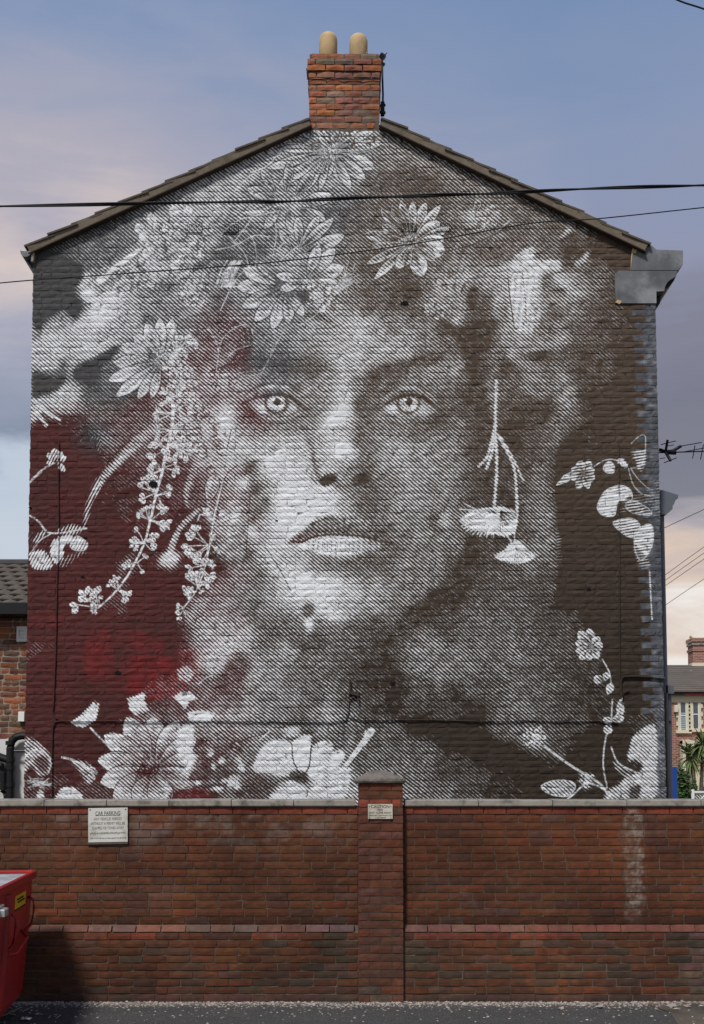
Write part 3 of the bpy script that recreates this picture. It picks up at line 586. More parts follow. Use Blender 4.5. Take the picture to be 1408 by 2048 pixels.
    # ---- bottom left flowers
    c.poly([(138, 1446), (160, 1430), (182, 1408), (188, 1402), (192, 1410), (198, 1404), (192, 1440), (165, 1455), (150, 1450)], .85, 1.2, curve=False); L([(180, 1455), (204, 1480), (230, 1505)], 3.4, .85)
    c.poly([(253, 1396), (270, 1392), (284, 1384), (290, 1388), (288, 1400), (298, 1422), (270, 1432), (258, 1418)], .82, 1.2, curve=False); c.poly([(268, 1428), (300, 1420), (320, 1440), (290, 1450)], .4, 4)
    c.poly([(346, 1394), (360, 1384), (380, 1382), (394, 1398), (380, 1402), (368, 1420), (362, 1408)], .88, 1.2, curve=False); c.poly([(374, 1424), (404, 1420), (430, 1426), (420, 1442), (378, 1442)], .92, 1.2, curve=False)
    c.poly([(352, 1338), (374, 1330), (388, 1345), (378, 1364), (358, 1360)], .55, 1.2, curve=False)
    for a, l, w, t in ((90, 88, 52, .85), (118, 100, 48, .85), (62, 92, 40, .85), (146, 104, 44, .9), (35, 90, 40, .8), (172, 98, 44, .9), (196, 96, 44, .92), (10, 84, 40, .7), (-20, 80, 44, .8), (220, 90, 46, .85), (250, 70, 50, .95), (285, 70, 50, .95)):
        P(306, 1535, a, l, w, .35, t, 14, edge=.7, vein=.22, tip=1.2)
    for k in range(16): L([(272 + r.uniform(0, 44), 1548 + r.uniform(-8, 8)), (270 + r.uniform(0, 50), 1535 + r.uniform(-12, 8))], 2.6, 0., curve=False)
    c.poly([(366, 1450), (388, 1454), (384, 1500), (404, 1528), (380, 1545), (360, 1520), (352, 1480)], .85, 2.5); c.poly([(400, 1505), (440, 1490), (460, 1520), (440, 1570), (400, 1600), (380, 1560)], .14, 5, .8)
    for k in range(40): B(430 + r.uniform(-50, 60), 1530 + r.uniform(-50, 60), r.uniform(4, 13), r.uniform(3, 8), r.choice([.05, .3, .8]), r.uniform(0, 180), .9, 1.5)
    c.poly([(346, 1580), (430, 1582), (430, 1606), (346, 1606)], .03, 3)
    c.poly([(48, 1478), (70, 1480), (92, 1500), (104, 1520), (96, 1546), (76, 1550), (60, 1530), (48, 1545)], .55, 2); c.poly([(66, 1520), (86, 1510), (98, 1530), (84, 1545)], .2, 2); L([(48, 1515), (66, 1500), (90, 1506), (102, 1525), (96, 1545)], 2.4, .8)
    for k in range(16): L([(52 + r.uniform(0, 50), 1552 + r.uniform(0, 20)), (55 + r.uniform(0, 50), 1556 + r.uniform(0, 20))], 2, .7, curve=False)
    L([(124, 1514), (146, 1520), (168, 1532), (186, 1548)], 5, .8, 3); c.poly([(140, 1520), (168, 1524), (190, 1540), (186, 1562), (172, 1566), (160, 1545)], .5, 2); c.speck(178, 1545, 16, 20, 2, 61)
    c.poly([(112, 1606), (118, 1580), (136, 1572), (152, 1578), (164, 1592), (164, 1608)], .85, 1.2); c.poly([(72, 1592), (80, 1578), (88, 1590), (84, 1604)], .7, 1.2)
    # white anemone
    c.poly([(505, 1538), (528, 1488), (565, 1478), (582, 1490), (585, 1520), (596, 1545), (560, 1552), (530, 1545)], .84, 2); c.poly([(582, 1490), (598, 1474), (618, 1470), (622, 1490), (618, 1530), (606, 1546), (590, 1530)], .93, 1.5)
    c.poly([(624, 1495), (650, 1480), (664, 1490), (668, 1540), (640, 1560), (618, 1556), (612, 1540)], .86, 2); c.poly([(540, 1590), (556, 1566), (590, 1560), (612, 1575), (622, 1606), (545, 1606)], .84, 2); c.poly([(630, 1560), (690, 1530), (700, 1560), (680, 1606), (625, 1606)], .8, 3); c.poly([(664, 1505), (684, 1500), (688, 1515), (670, 1535), (660, 1530)], .95, 1.5)
    L([(583, 1488), (586, 1520), (598, 1546)], 2, 0.); L([(622, 1490), (618, 1530), (608, 1548)], 2.4, 0.); c.poly([(580, 1545), (600, 1542), (616, 1552), (608, 1566), (584, 1560)], .08, 2.5); c.poly([(500, 1556), (545, 1560), (575, 1560), (545, 1585), (510, 1604), (480, 1590)], .14, 5, .8)
    L([(478, 1484), (500, 1474), (520, 1470), (536, 1462)], 1.8, .0); L([(518, 1480), (538, 1462)], 2.2, .95)
    c.poly([(560, 1462), (590, 1452), (600, 1464), (580, 1474)], .75, 4)
    L([(690, 1532), (722, 1490), (742, 1462)], 9, .8, 14, lay='tone', soft=2); L([(694, 1536), (726, 1494)], 1.4, 0.); L([(688, 1530), (718, 1490), (735, 1464)], 1.6, .9); c.speck(738, 1466, 9, 14, 2.2, 63)
    c.line([(655, 1370), (652, 1430), (655, 1500), (652, 1560)], 12, .5, lay='tone', soft=10, a=.6); c.blob(617, 1246, 9, 14, .95, 0, .9, 1.4); c.poly([(606, 1208), (616, 1200), (628, 1220), (614, 1236), (604, 1224)], .12, 4, .8); c.blob(690, 1212, 7, 14, .3, -25, .6)
    c.poly([(425, 1290), (470, 1265), (482, 1276), (450, 1325), (425, 1345), (415, 1330)], .72, 5, .7); c.poly([(448, 1342), (470, 1300), (490, 1330), (480, 1390), (440, 1390), (430, 1370)], .16, 7, .7); L([(425, 1350), (410, 1356), (396, 1368)], 1.6, .8)
    # ---- the face -------------------------------------------------------------
    c.poly([(736, 752), (756, 736), (800, 722), (850, 708), (880, 704), (888, 714), (868, 728), (820, 738), (780, 750), (754, 760), (740, 762)], .1, 5)          # brow right
    c.poly([(470, 726), (505, 716), (560, 716), (610, 722), (636, 732), (632, 744), (590, 742), (540, 738), (490, 740)], .12, 5, .75)                            # brow left
    for k in range(60):
        x = 735 + 150 * r.rand(); y = 752 - (x - 735) * .27 + r.uniform(-8, 12); L([(x, y), (x + 5, y - 3)], 1.1, .3, curve=False, lay='tone')
    c.poly([(700, 800), (722, 790), (735, 800), (738, 850), (736, 900), (742, 950), (748, 1000), (735, 1010), (722, 960), (724, 900), (714, 850)], .2, 9, .7)
    c.blob(724, 806, 12, 26, .16, 0, .6)
    c.poly([(640, 838), (668, 816), (690, 800), (702, 820), (690, 842), (664, 852), (640, 862), (628, 858)], .97, 6, .9)
    c.blob(684, 900, 18, 17, .98, 0, .9, 1.2); c.blob(640, 852, 12, 8, .95, 30, .8); c.blob(664, 930, 22, 9, .6, 20, .6)
    c.blob(640, 930, 12, 18, .52, 20, .5)
    c.poly([(640, 962), (648, 952), (664, 948), (670, 954), (660, 965), (648, 970)], .0, 1.5); c.poly([(706, 958), (718, 949), (732, 949), (739, 960), (728, 968), (710, 968)], .0, 1.6)
    c.poly([(664, 956), (690, 966), (712, 958), (708, 972), (690, 984), (668, 974)], .34, 3, .8); c.poly([(700, 984), (720, 978), (742, 972), (748, 1000), (735, 1030), (715, 1015)], .26, 6, .8)
    c.blob(735, 940, 10, 12, .24, 0, .8)
    # eyes
    for (ex, ey, lid, low, cr, cor, b) in (
        (552, 804, [(484, 808), (506, 797), (524, 792), (546, 788), (566, 789), (584, 796), (602, 809), (614, 818)], [(492, 818), (512, 824), (534, 831), (554, 834), (578, 829), (600, 822), (614, 818)],
         [(492, 786), (515, 772), (545, 765), (578, 769), (602, 786)], (605, 814), 0),
        (816, 804, [(752, 822), (772, 807), (792, 796), (814, 790), (838, 792), (858, 803), (872, 815), (888, 830)], [(756, 824), (774, 828), (798, 837), (824, 838), (848, 834), (868, 828), (884, 828)],
         [(758, 800), (782, 778), (808, 769), (838, 772), (866, 788)], (758, 822), 1)):
        c.poly([(x, y - 4) for x, y in cr] + lid[::-1][1:-1], .5, 4, .8)
        L(cr, 6, .16, 5, lay='tone', soft=4, a=.7)
        c.poly(lid + low[::-1][1:-1], .5, 3, curve=False)
        c.blob(ex - 27, ey + 12, 12, 8, .98, 0, .8); c.blob(ex + 28, ey + 11, 10, 7, .8, 0, .6)
        c.blob(ex, ey + 1, 24, 22.5, .02, hard=4); c.blob(ex, ey + 1, 18.5, 17.5, .74, hard=4); c.blob(ex + 3, ey + 9, 10, 6, 1., hard=1)
        for k in range(16):
            a = k * 22.5; L([(ex + 9 * math.cos(math.radians(a)), ey + 9 * math.sin(math.radians(a))), (ex + 17 * math.cos(math.radians(a)), ey + 17 * math.sin(math.radians(a)))], 1.2, .4, lay='tone', curve=False)
        c.blob(ex + 1, ey - 1, 7.5, 7.5, .0, hard=6); c.blob(ex - 6, ey - 5, 3.2, 2.6, 1., hard=4)
        c.poly([(x, y - 9) for x, y in lid[1:-1]] + lid[::-1][1:-1], .22, 3, .8); L(lid, 5, .05, 5, lay='tone', soft=3); L(lid[2:6], 7, .02, lay='tone', soft=3); L(low, 2.6, .22, 3.4, lay='tone', soft=2, a=.7)
        L([(x, y + 5) for x, y in low[1:-1]], 3.5, .6, lay='tone', soft=3, a=.5); L([(x, y + 12) for x, y in low[1:]], 7, .2, lay='tone', soft=6, a=.6)
        c.blob(cor[0], cor[1], 7, 4, .12, 0, .8)
    c.blob(487, 812, 22, 13, .1, 10, .75); c.blob(492, 836, 24, 12, .14, -10, .6); c.blob(880, 832, 20, 11, .05, -30, .8); c.blob(850, 850, 26, 9, .12, -5, .6); c.blob(600, 812, 12, 6, .1, -20, .7); c.blob(745, 822, 14, 12, .3, 30, .5)
    c.poly([(612, 806), (632, 816), (650, 838), (640, 862), (622, 850), (606, 826)], .34, 5, .6); L([(626, 936), (622, 952), (632, 966)], 4, .3, lay='tone', soft=4, a=.6); c.blob(575, 985, 40, 60, .95, -25, .55); c.blob(545, 915, 26, 34, .92, -20, .55); c.blob(620, 1180, 46, 22, .98, -5, .6); c.blob(690, 770, 10, 50, .8, 8, .5)
    L([(601, 842), (614, 872), (626, 908), (634, 944), (642, 962)], 15, .36, 9, lay='tone', soft=8, a=.65); L([(626, 905), (628, 935), (640, 962)], 5, .22, lay='tone', soft=4, a=.7); c.poly([(638, 964), (646, 952), (662, 947), (674, 953), (664, 966), (648, 972)], .0, 1.8); c.poly([(702, 960), (714, 949), (732, 947), (742, 958), (732, 968), (710, 970)], .02, 1.8)
    # mouth
    up = [(578, 1081), (603, 1062), (628, 1041), (652, 1029), (672, 1031), (692, 1034), (716, 1036), (744, 1048), (766, 1066), (784, 1085)]
    mid = [(581, 1082), (603, 1083), (621, 1075), (650, 1069), (684, 1069), (722, 1072), (758, 1081), (784, 1085)]
    lowl = [(592, 1086), (610, 1100), (636, 1110), (670, 1115), (706, 1113), (738, 1104), (762, 1093), (784, 1085)]
    c.poly(up + mid[::-1][1:-1], lambda X, Y: np.clip(.25 + .2 * np.clip((1062 - Y) / 24, 0, 1) + .05 * np.sin(X * .5), 0, 1), 3.5)
    c.poly(mid + lowl[::-1][1:-1], lambda X, Y: np.clip(.84 - .0058 * np.clip(X - 685, 0, 200) - .009 * np.clip(np.abs(X - 650) - 45, 0, 90) * (X < 650) + .08 * np.sin(X * .55), .2, .96), 3)
    L(mid, 5, .02, 4, lay='tone', soft=3); L([(622, 1048), (650, 1038), (672, 1038)], 4, .12, lay='tone', soft=3, a=.7)
    L([(626, 1034), (600, 1054), (578, 1074)], 5, .98, lay='tone', soft=4); L(lowl[1:-2], 5, .3, lay='tone', soft=4, a=.6)
    c.blob(660, 1136, 44, 9, .24, 2, .7); c.blob(740, 1130, 34, 14, .2, 10, .6); c.blob(576, 1086, 7, 6, .35, 0, .6)
    for k in range(14): L([(618 + k * 9, 1082 + r.uniform(-3, 3)), (617 + k * 9 + r.uniform(-2, 2), 1104)], 1.4, .45, lay='tone', curve=False)
    # jaw and cheek borders
    c.poly([(935, 1066), (924, 1100), (902, 1140), (868, 1178), (824, 1210), (806, 1236), (850, 1250), (905, 1190), (950, 1120), (962, 1070)], .03, 3, .9)
    L([(884, 1012), (872, 1040), (866, 1070), (852, 1096)], 3, .1, lay='tone', soft=3, a=.6); c.blob(866, 1034, 10, 18, .12, -20, .5); c.blob(886, 1040, 9, 14, .75, -20, .6)
    for x, y, v, q in ((500, 930, .1, 10), (516, 976, .12, 12), (528, 1010, .14, 12), (508, 1040, .2, 8), (496, 1115, .12, 10), (452, 1150, .14, 10), (520, 1150, .16, 12), (545, 895, .35, 8)):
        c.blob(x, y, q, q * 1.7, v, -38, .75)
    for pts in ([(474, 930), (452, 950), (440, 990), (432, 1040)], [(500, 990), (496, 1040), (492, 1100)], [(528, 1090), (560, 1140), (580, 1180)]): L(pts, 2, .0, a=.7)
    for x, y, rx, ry, an in ((485, 965, 14, 10, 40), (470, 1030, 16, 8, 60), (440, 900, 12, 20, 20), (505, 1065, 10, 16, 30)): c.blob(x, y, rx, ry, .85, an, .8, 1.4)
    c.carnation(420, 900, 26, 40, 18, .3, .85, 81, .5); c.carnation(405, 850, 24, 30, 14, .3, .85, 82, .5)
    return c

def hatch_direction():
    """angle (deg below horizontal, going right) of the painted lines"""
    Y, X = np.mgrid[0:MH, 0:MW].astype(np.float32); X += MX0; Y += MY0
    a = np.full((MH, MW), 0, np.int8)
    a[((X > 1112) & (Y > 890) & (Y < 1140))] = 1            # almost level
    a[((X < 200) & (Y > 870) & (Y < 1150))] = 2             # rising
    return a

def mural_white(X, Y, scale):
    """white paint coverage (0..1) on the wall grid; X, Y = mural units of every texel, scale = texels per unit"""
    c = paint_tone()
    n2 = vnoise(MH, MW, 7, 2); n4 = vnoise(MH, MW, 16, 4)
    t = np.clip(c.t, 0, 1); t = t + (n2 - .5) * .16 * (t > .02) * (t < .93) + (n4 - .5) * .14 * (t > .04) * (t < .85)
    x = np.clip(X - MX0 - .5, 0, MW - 1.01); y = np.clip(Y - MY0 - .5, 0, MH - 1.01)
    xi = x.astype(np.int32); yi = y.astype(np.int32); fx = x - xi; fy = y - yi; ix = yi * MW + xi
    def up(a):
        a = a.ravel()
        return (a[ix] * (1 - fx) + a[ix + 1] * fx) * (1 - fy) + (a[ix + MW] * (1 - fx) + a[ix + MW + 1] * fx) * fy
    t = np.interp(t, [0, .04, .1, .2, .3, .4, .5, .6, .75, .9, 1], [0, .03, .06, .125, .21, .32, .45, .57, .77, .95, 1]).astype(np.float32)
    T = up(t.astype(np.float32)); S = up(c.solid); DD = hatch_direction().ravel()[ix]
    H, W = T.shape
    wob = (vnoise(H, W, 60 * scale, 9) - .5) * 3.0 + (vnoise(H, W, 14 * scale, 10) - .5) * 1.4
    grain = vnoise(H, W, 1.5 * scale, 11)
    per = 5.7
    out = np.zeros((H, W), np.float32)
    for k, deg in ((0, 40.5), (1, -9.), (2, -62.)):
        w = DD == k if k else slice(None)
        x_, y_, T_, g_, wb = X[w], Y[w], T[w], grain[w], wob[w]
        a = math.radians(deg); nx, ny = -math.sin(a), math.cos(a)
        ph = (x_ * nx + y_ * ny + wb) / per; al = (x_ * ny - y_ * nx) / per; fl = np.floor(ph)
        v = np.abs(ph - fl - .5) * 2
        dash = (g_ - .5) * (.26 + .35 * np.clip(.2 - T_, 0, 1)) + .10 * np.sin(al * 3.6 + fl * 2.4) * np.clip((.16 - T_) * 8, 0, 1)
        q = T_ * 1.05 - .03 + dash * np.clip(T_ * 6, 0, 1)
        out[w] = np.where(T_ < .03, 0, np.clip((q - v) * per * scale * .5 + .5, 0, 1))
    haze = .13 * np.clip((T - .12) * 1.6, 0, 1) * np.clip(vnoise(H, W, 22 * scale, 14) * 2 - .55, 0, 1)      # overspray between the lines
    out = np.maximum(out, haze)
    rag = np.clip((vnoise(H, W, 2.6 * scale, 12) - .22) * 4, 0, 1)
    return np.maximum(out, np.clip(S * (.35 + .65 * rag) * 1.1, 0, 1)).astype(np.float32)

def base_paint(X, Y, scale):
    """colour of the ground paint (linear)"""
    H, W = X.shape
    def sm(e0, e1, v): q = np.clip((v - e0) / (e1 - e0), 0, 1); return q * q * (3 - 2 * q)
    n = vnoise(H, W, 50 * scale, 21); n2 = vnoise(H, W, 14 * scale, 22); n3 = vnoise(H, W, 160 * scale, 23)
    grey = np.array([.058, .056, .057]); brown = np.array([.074, .051, .035]); brown2 = np.array([.035, .024, .016]); red = np.array([.080, .018, .0165]); hot = np.array([.15, .013, .014]); dred = np.array([.045, .016, .013])
    q = sm(700, 1500, Y + (n3 - .5) * 200)[..., None]
    col = brown * (1 - q) + brown2 * q  # brown darkens down the wall; vignette put into the paint colour
    g = (1 - sm(640, 760, X + .25 * (Y - 400) + (n - .5) * 90)) * (1 - sm(770, 860, Y + (n - .5) * 60 + .45 * np.clip(300 - X, -100, 999) * 0))
    col = col * (1 - g[..., None]) + grey * g[..., None]
    r = (1 - sm(380, 560, X + (n - .5) * 120)) * sm(790, 850, Y + (n - .5) * 50 - .55 * np.clip(X - 180, 0, 260) * 0 + np.where((X > 150) & (X < 260), -60, 0) * 0 + .9 * np.clip(X - 250, 0, 220))
    r = np.clip(r + .9 * np.exp(-((X - 500) / 45) ** 2 - ((Y - 825) / 40) ** 2) + .8 * np.exp(-((X - 605) / 30) ** 2 - ((Y - 1080) / 14) ** 2) + .6 * np.exp(-((X - 415) / 60) ** 2 - ((Y - 640) / 60) ** 2), 0, 1)
    rc = red * (1 - sm(.45, .75, n2 * .5 + n * .5)[..., None] * .55) + dred * (sm(.45, .75, n2 * .5 + n * .5)[..., None] * .55)
    d = sm(1340, 1500, Y)[..., None] * .35; rc = rc * (1 - d) + dred * d
    col = col * (1 - r[..., None]) + rc * r[..., None]
    h = np.zeros_like(X)
    for (x, y, rx, ry, a) in ((200, 1320, 36, 44, .8), (235, 1280, 60, 22, .6), (290, 1350, 70, 42, .9), (330, 1375, 50, 28, 1.), (300, 1290, 30, 20, .5), (385, 1590, 40, 14, .5), (375, 1330, 30, 40, .6), (95, 1240, 40, 20, .3)):
        h = np.maximum(h, a * np.clip(1.25 - ((X - x) / rx) ** 4 - ((Y - y) / ry) ** 4, 0, 1))
    h = np.clip(h * (.35 + .7 * n2 + .3 * n) * (1 - .8 * np.exp(-((X - 238) / 22) ** 2)), 0, .9)
    col = col * (1 - h[..., None]) + hot * h[..., None]
    dk = np.clip(np.exp(-((X - 190) / 36) ** 2 - ((Y - 870) / 36) ** 2), 0, 1)
    col = col * (1 - dk[..., None]) + grey * .8 * dk[..., None]
    return (col * (.88 + .24 * n2[..., None])).astype(np.float32)

# ------------------------------------------------------------------ the painted wall: paint maps on a grid in metres
GY = 13.0                                            # plane of the gable wall
WX0, WX1, WZ0, WZ1 = -3.92, 3.95, 1.55, 10.1
COURSE = .0755
def wall_units(res):
    """mural units of every texel of a grid with res texels per metre (row 0 at the bottom)"""
    x = (WX0 + (np.arange(int((WX1 - WX0) * res)) + .5) / res).astype(np.float32)
    z = (WZ0 + (np.arange(int((WZ1 - WZ0) * res)) + .5) / res).astype(np.float32)
    dep = (GY * CT + (z - EYE) * ST)[:, None]
    return PX0 + x[None] * FPX / dep, np.broadcast_to(PY0 - FPX * (-GY * ST + (z - EYE)[:, None] * CT) / dep, (len(z), len(x))).astype(np.float32), x, z
def image(name, rgb, data=False):
    H, W = rgb.shape[:2]
    im = bpy.data.images.new(name, W, H, alpha=False, float_buffer=True); im.colorspace_settings.name = 'Non-Color'
    px = np.ones((H, W, 4), np.float32); px[..., :3] = rgb if rgb.ndim == 3 else rgb[..., None]
    im.pixels.foreach_set(px.ravel()); im.update()
    try: im.pack()
    except Exception: pass
    return im
UX, UY, gx, gz = wall_units(250)
IM_WHITE = image('mural_white_paint', mural_white(UX, UY, 1.42))
UX, UY, gx, gz = wall_units(95)
GROUND = base_paint(UX, UY, .55)
# the quoins along the front corner are painted slate grey, toothed course by course
ci = np.floor(gz / COURSE).astype(int); rq = np.random.RandomState(5)
tooth = np.where(ci % 2 == 0, 45, 25) + rq.randint(-3, 4, 400)[ci % 400]
right_edge = 1311 + (UY - 600) * .0222
qm = np.clip((UX - (right_edge - tooth[:, None]) + (rq.rand(*UX.shape) - .5) * 3) / 2, 0, 1) * (UY > 604)
qm = qm * np.where((UY > 1440) & (UX < 1312), 0, 1)
qn = vnoise(*UX.shape, 6, 31); qcol = np.array([.078, .084, .095]) * (.75 + .6 * qn[..., None]) + np.array([.07, .07, .07]) * np.clip(qn[..., None] * 3 - 1.9, 0, 1)
edge = np.exp(-((UX - (right_edge - tooth[:, None])) / 1.6) ** 2) * (UY > 604) * (UY < 1440) * (vnoise(*UX.shape, 9, 33) > .42)
GROUND = GROUND * (1 - edge[..., None] * .5) + np.array([.19, .12, .08]) * edge[..., None] * .5
GROUND = GROUND * (1 - qm[..., None]) + qcol * qm[..., None]
IM_GROUND = image('mural_ground_paint', GROUND.astype(np.float32))

def mural_material(name, joints):
    k = NT(name); p = k.pos()
    mp = k.n('ShaderNodeMapping', vector_type='POINT'); sx, sz = 1 / (WX1 - WX0), 1 / (WZ1 - WZ0)
    q = k.n('ShaderNodeSeparateXYZ'); k.set(q.inputs[0], p)
    u = k.math('MULTIPLY', k.math('SUBTRACT', q.outputs[0], WX0), sx); v = k.math('MULTIPLY', k.math('SUBTRACT', q.outputs[2], WZ0), sz)
    cmb = k.n('ShaderNodeCombineXYZ'); k.set(cmb.inputs[0], u); k.set(cmb.inputs[1], v)
    def tex(im):
        t = k.n('ShaderNodeTexImage', extension='EXTEND', interpolation='Linear'); t.image = im; k.set(t.inputs[0], cmb.outputs[0]); return t.outputs[0]
    g = tex(IM_GROUND); wmask = tex(IM_WHITE)
    a = k.noise(p, 16, 6, .65); b = k.noise(p, 85, 4, .6); d = k.noise(p, 3.1, 7, .7); e = k.noise(p, 200, 2)
    g = k.mix(1., g, k.ramp(a, [(.25, .72), (.55, 1.), (.8, 1.25)]), 'MULTIPLY')
    white = k.mix(d, (.70, .72, .73), (.80, .815, .825))
    worn = k.ramp_f(k.noise(p, 70, 5, .7), .66, .78)                     # chips where the brick shows through the white
    f = k.math('MULTIPLY', wmask, k.math('SUBTRACT', 1., k.math('MULTIPLY', worn, .75)))
    c = k.mix(f, g, white)
    if joints: c = k.mix(k.math('MULTIPLY', k.ramp_f(k.noise(p, 18, 5, .6), .44, .66), .85), c, (.018, .015, .013))   # brush missed the deep joints
    k.bump(k.math('ADD', k.math('MULTIPLY', a, .55), k.math('ADD', k.math('MULTIPLY', b, .65), k.math('MULTIPLY', e, .3))), .8, .007)
    return k.done(c, .8)
M['mural'] = mural_material('painted_brick', False)
M['mural_joint'] = mural_material('painted_mortar', True)

# ------------------------------------------------------------------ brickwork
def brick_geo(w_, h, d, r, nx=3, nz=2, jit=.0025, rnd=.004, taper=0.):
    """one brick, its face in y = 0 looking to -y, centred; returns verts, faces"""
    xs = np.linspace(-w_ / 2, w_ / 2, nx + 1); zs = np.linspace(-h / 2, h / 2, nz + 1)
    V = []; 
    for j, z in enumerate(zs):
        for i, x in enumerate(xs):
            eb = (i in (0, nx)) + (j in (0, nz))
            y = r.uniform(-jit, jit) + rnd * min(eb, 1) + (rnd * .8 if eb == 2 else 0) + taper * (j / nz)
            V.append((x + r.uniform(-jit, jit) * .8 * (eb > 0), y, z + r.uniform(-jit, jit) * .9 * (eb > 0)))
    F = [(j * (nx + 1) + i, j * (nx + 1) + i + 1, (j + 1) * (nx + 1) + i + 1, (j + 1) * (nx + 1) + i) for j in range(nz) for i in range(nx)]
    ring = list(range(nx + 1)) + [(j + 1) * (nx + 1) - 1 for j in range(1, nz + 1)] + [nz * (nx + 1) + i for i in range(nx - 1, -1, -1)] + [j * (nx + 1) for j in range(nz - 1, 0, -1)]
    n = len(V)
    for k in ring: V.append((V[k][0], d, V[k][2]))
    for a in range(len(ring)):
        b = (a + 1) % len(ring); F.append((ring[b], ring[a], n + a, n + b))
    return V, F

def course_bricks(x0, x1, r, odd, L=.225, head=.08, joint=.010, bond_half=True):
    """lengths of one course between x0 and x1: list of (centre, width)"""
    out = []; x = x0 - (L * .5 if odd else 0) - (r.uniform(0, .03) if bond_half else 0)
    while x < x1:
        l = L * (.49 if r.rand() < head else 1) * r.uniform(.965, 1.03)
        a, b = max(x + joint / 2, x0), min(x + l - joint / 2, x1)
        if b - a > .03: out.append(((a + b) / 2, b - a))
        x += l
    return out

def lay(bricks, singles, name, mat_one, mat_many, parent, r, d=.05, jit=.0025, rnd=.004, tint=True, proud=.003, tilt=.004, facing=None):
    """bricks: list of dicts x, y, z, w, h, c, taper. The first `singles` become parts of their own, the rest one joined part"""
    cache = {}; many = MB()
    for i, b in enumerate(bricks):
        tp = b.get('taper', 0)
        dy = r.uniform(-proud, proud)
        if i < singles:
            key = (round(b['w'] / .012), round(b['h'] / .004), tp, r.randint(3))
            if key not in cache:
                V, F = brick_geo(key[0] * .012, b['h'], d, r, jit=jit, rnd=rnd, taper=tp); m = MB(); m.add(V, F)
                cache[key] = m.mesh('brick', fix=False); cache[key].materials.append(mat_one)
            o = put('brick', cache[key], None, parent); o.location = (b['x'], b['y'] + dy, b['z']); o.rotation_euler = (0, r.uniform(-tilt, tilt) * 2, r.uniform(-tilt, tilt) * 2)
            if b.get('rz'): o.rotation_euler.z += b['rz']
            if tint: o.color = (*b['c'], 1)
        else:
            V, F = brick_geo(b['w'], b['h'], d, r, jit=jit, rnd=rnd, taper=tp)
            ty = r.uniform(-tilt, tilt); tz = r.uniform(-tilt, tilt) * 2
            many.add([(x + b['x'], y + dy + tz * x + b['y'], z + ty * x + b['z']) for x, y, z in V], F, b.get('c'))
    if many.v:
        o = many.put('brickwork', mat_many, parent, 'stuff', col=tint, fix=False)
    return many

def vary(c, r, a=.25, hue=.08):
    f = r.uniform(1 - a, 1 + a)
    return tuple(max(.004, v * f * r.uniform(1 - hue, 1 + hue)) for v in c)

# ------------------------------------------------------------------ ground
def sheet(name, x0, x1, y0, y1, z, mat, parent=None, kind='structure', nx=1, ny=1, bumpy=0, seed=0):
    r = np.random.RandomState(seed); m = MB()
    vs = [(x0 + (x1 - x0) * i / nx, y0 + (y1 - y0) * j / ny, z + (r.uniform(-bumpy, bumpy) if 0 < i < nx and 0 < j < ny else 0)) for j in range(ny + 1) for i in range(nx + 1)]
    m.add(vs, [(j * (nx + 1) + i, j * (nx + 1) + i + 1, (j + 1) * (nx + 1) + i + 1, (j + 1) * (nx + 1) + i) for j in range(ny) for i in range(nx)])
    return m.put(name, mat, parent, kind, fix=False)
k = NT('worn_asphalt'); p = k.pos()
a = k.noise(p, 120, 3, .6); b = k.noise(p, 2.2, 6, .6); v = k.n('ShaderNodeTexVoronoi'); k.set(v.inputs[0], p); v.inputs['Scale'].default_value = 95
c = k.mix(b, (.040, .039, .037), (.085, .081, .076)); c = k.mix(k.ramp_f(v.outputs['Color'], .55, 1.), c, (.13, .125, .12)); c = k.mix(k.ramp_f(a, .58, .75), c, (.016, .016, .016))
q = k.n('ShaderNodeSeparateXYZ'); k.set(q.inputs[0], p)
edge_dirt = k.math('MULTIPLY', k.ramp_f(k.math('ADD', q.outputs[1], k.math('MULTIPLY', k.noise(p, 3, 5), .5)), 10.85, 11.2), k.ramp_f(k.noise(p, 38, 5, .7), .38, .62))
c = k.mix(edge_dirt, c, (.20, .17, .145))
k.bump(k.math('ADD', v.outputs['Distance'], a), .8, .012); M['asphalt'] = k.done(c, .95)
M['earth'] = plain('earth', (.075, .062, .048), .98, .3, .6, .6)
M['oldconcrete'] = plain('broken_concrete', (.10, .083, .064), .95, .45, 5, .9, .015, dirt=(.05, .044, .036))
sheet('ground', -400, 400, -100, 900, -.02, M['earth'])
sheet('asphalt', -14, 14, -6, 11.3, 0, M['asphalt'], nx=1, ny=1)
# worn patch of concrete in the right corner
m = MB(); r = np.random.RandomState(3)
pts = [at(1268, 2002, 11.0)[0], at(1305, 2052, 9.7)[0]]
m.add([(2.72, 10.98, .006), (2.86, 10.4, .006), (2.74, 9.6, .006), (2.60, 8.6, .006), (7, 8.6, .006), (7, 10.98, .006)], [(0, 1, 2, 3, 4, 5)])
m.put('concrete_patch', M['oldconcrete'], None, 'structure', fix=False)
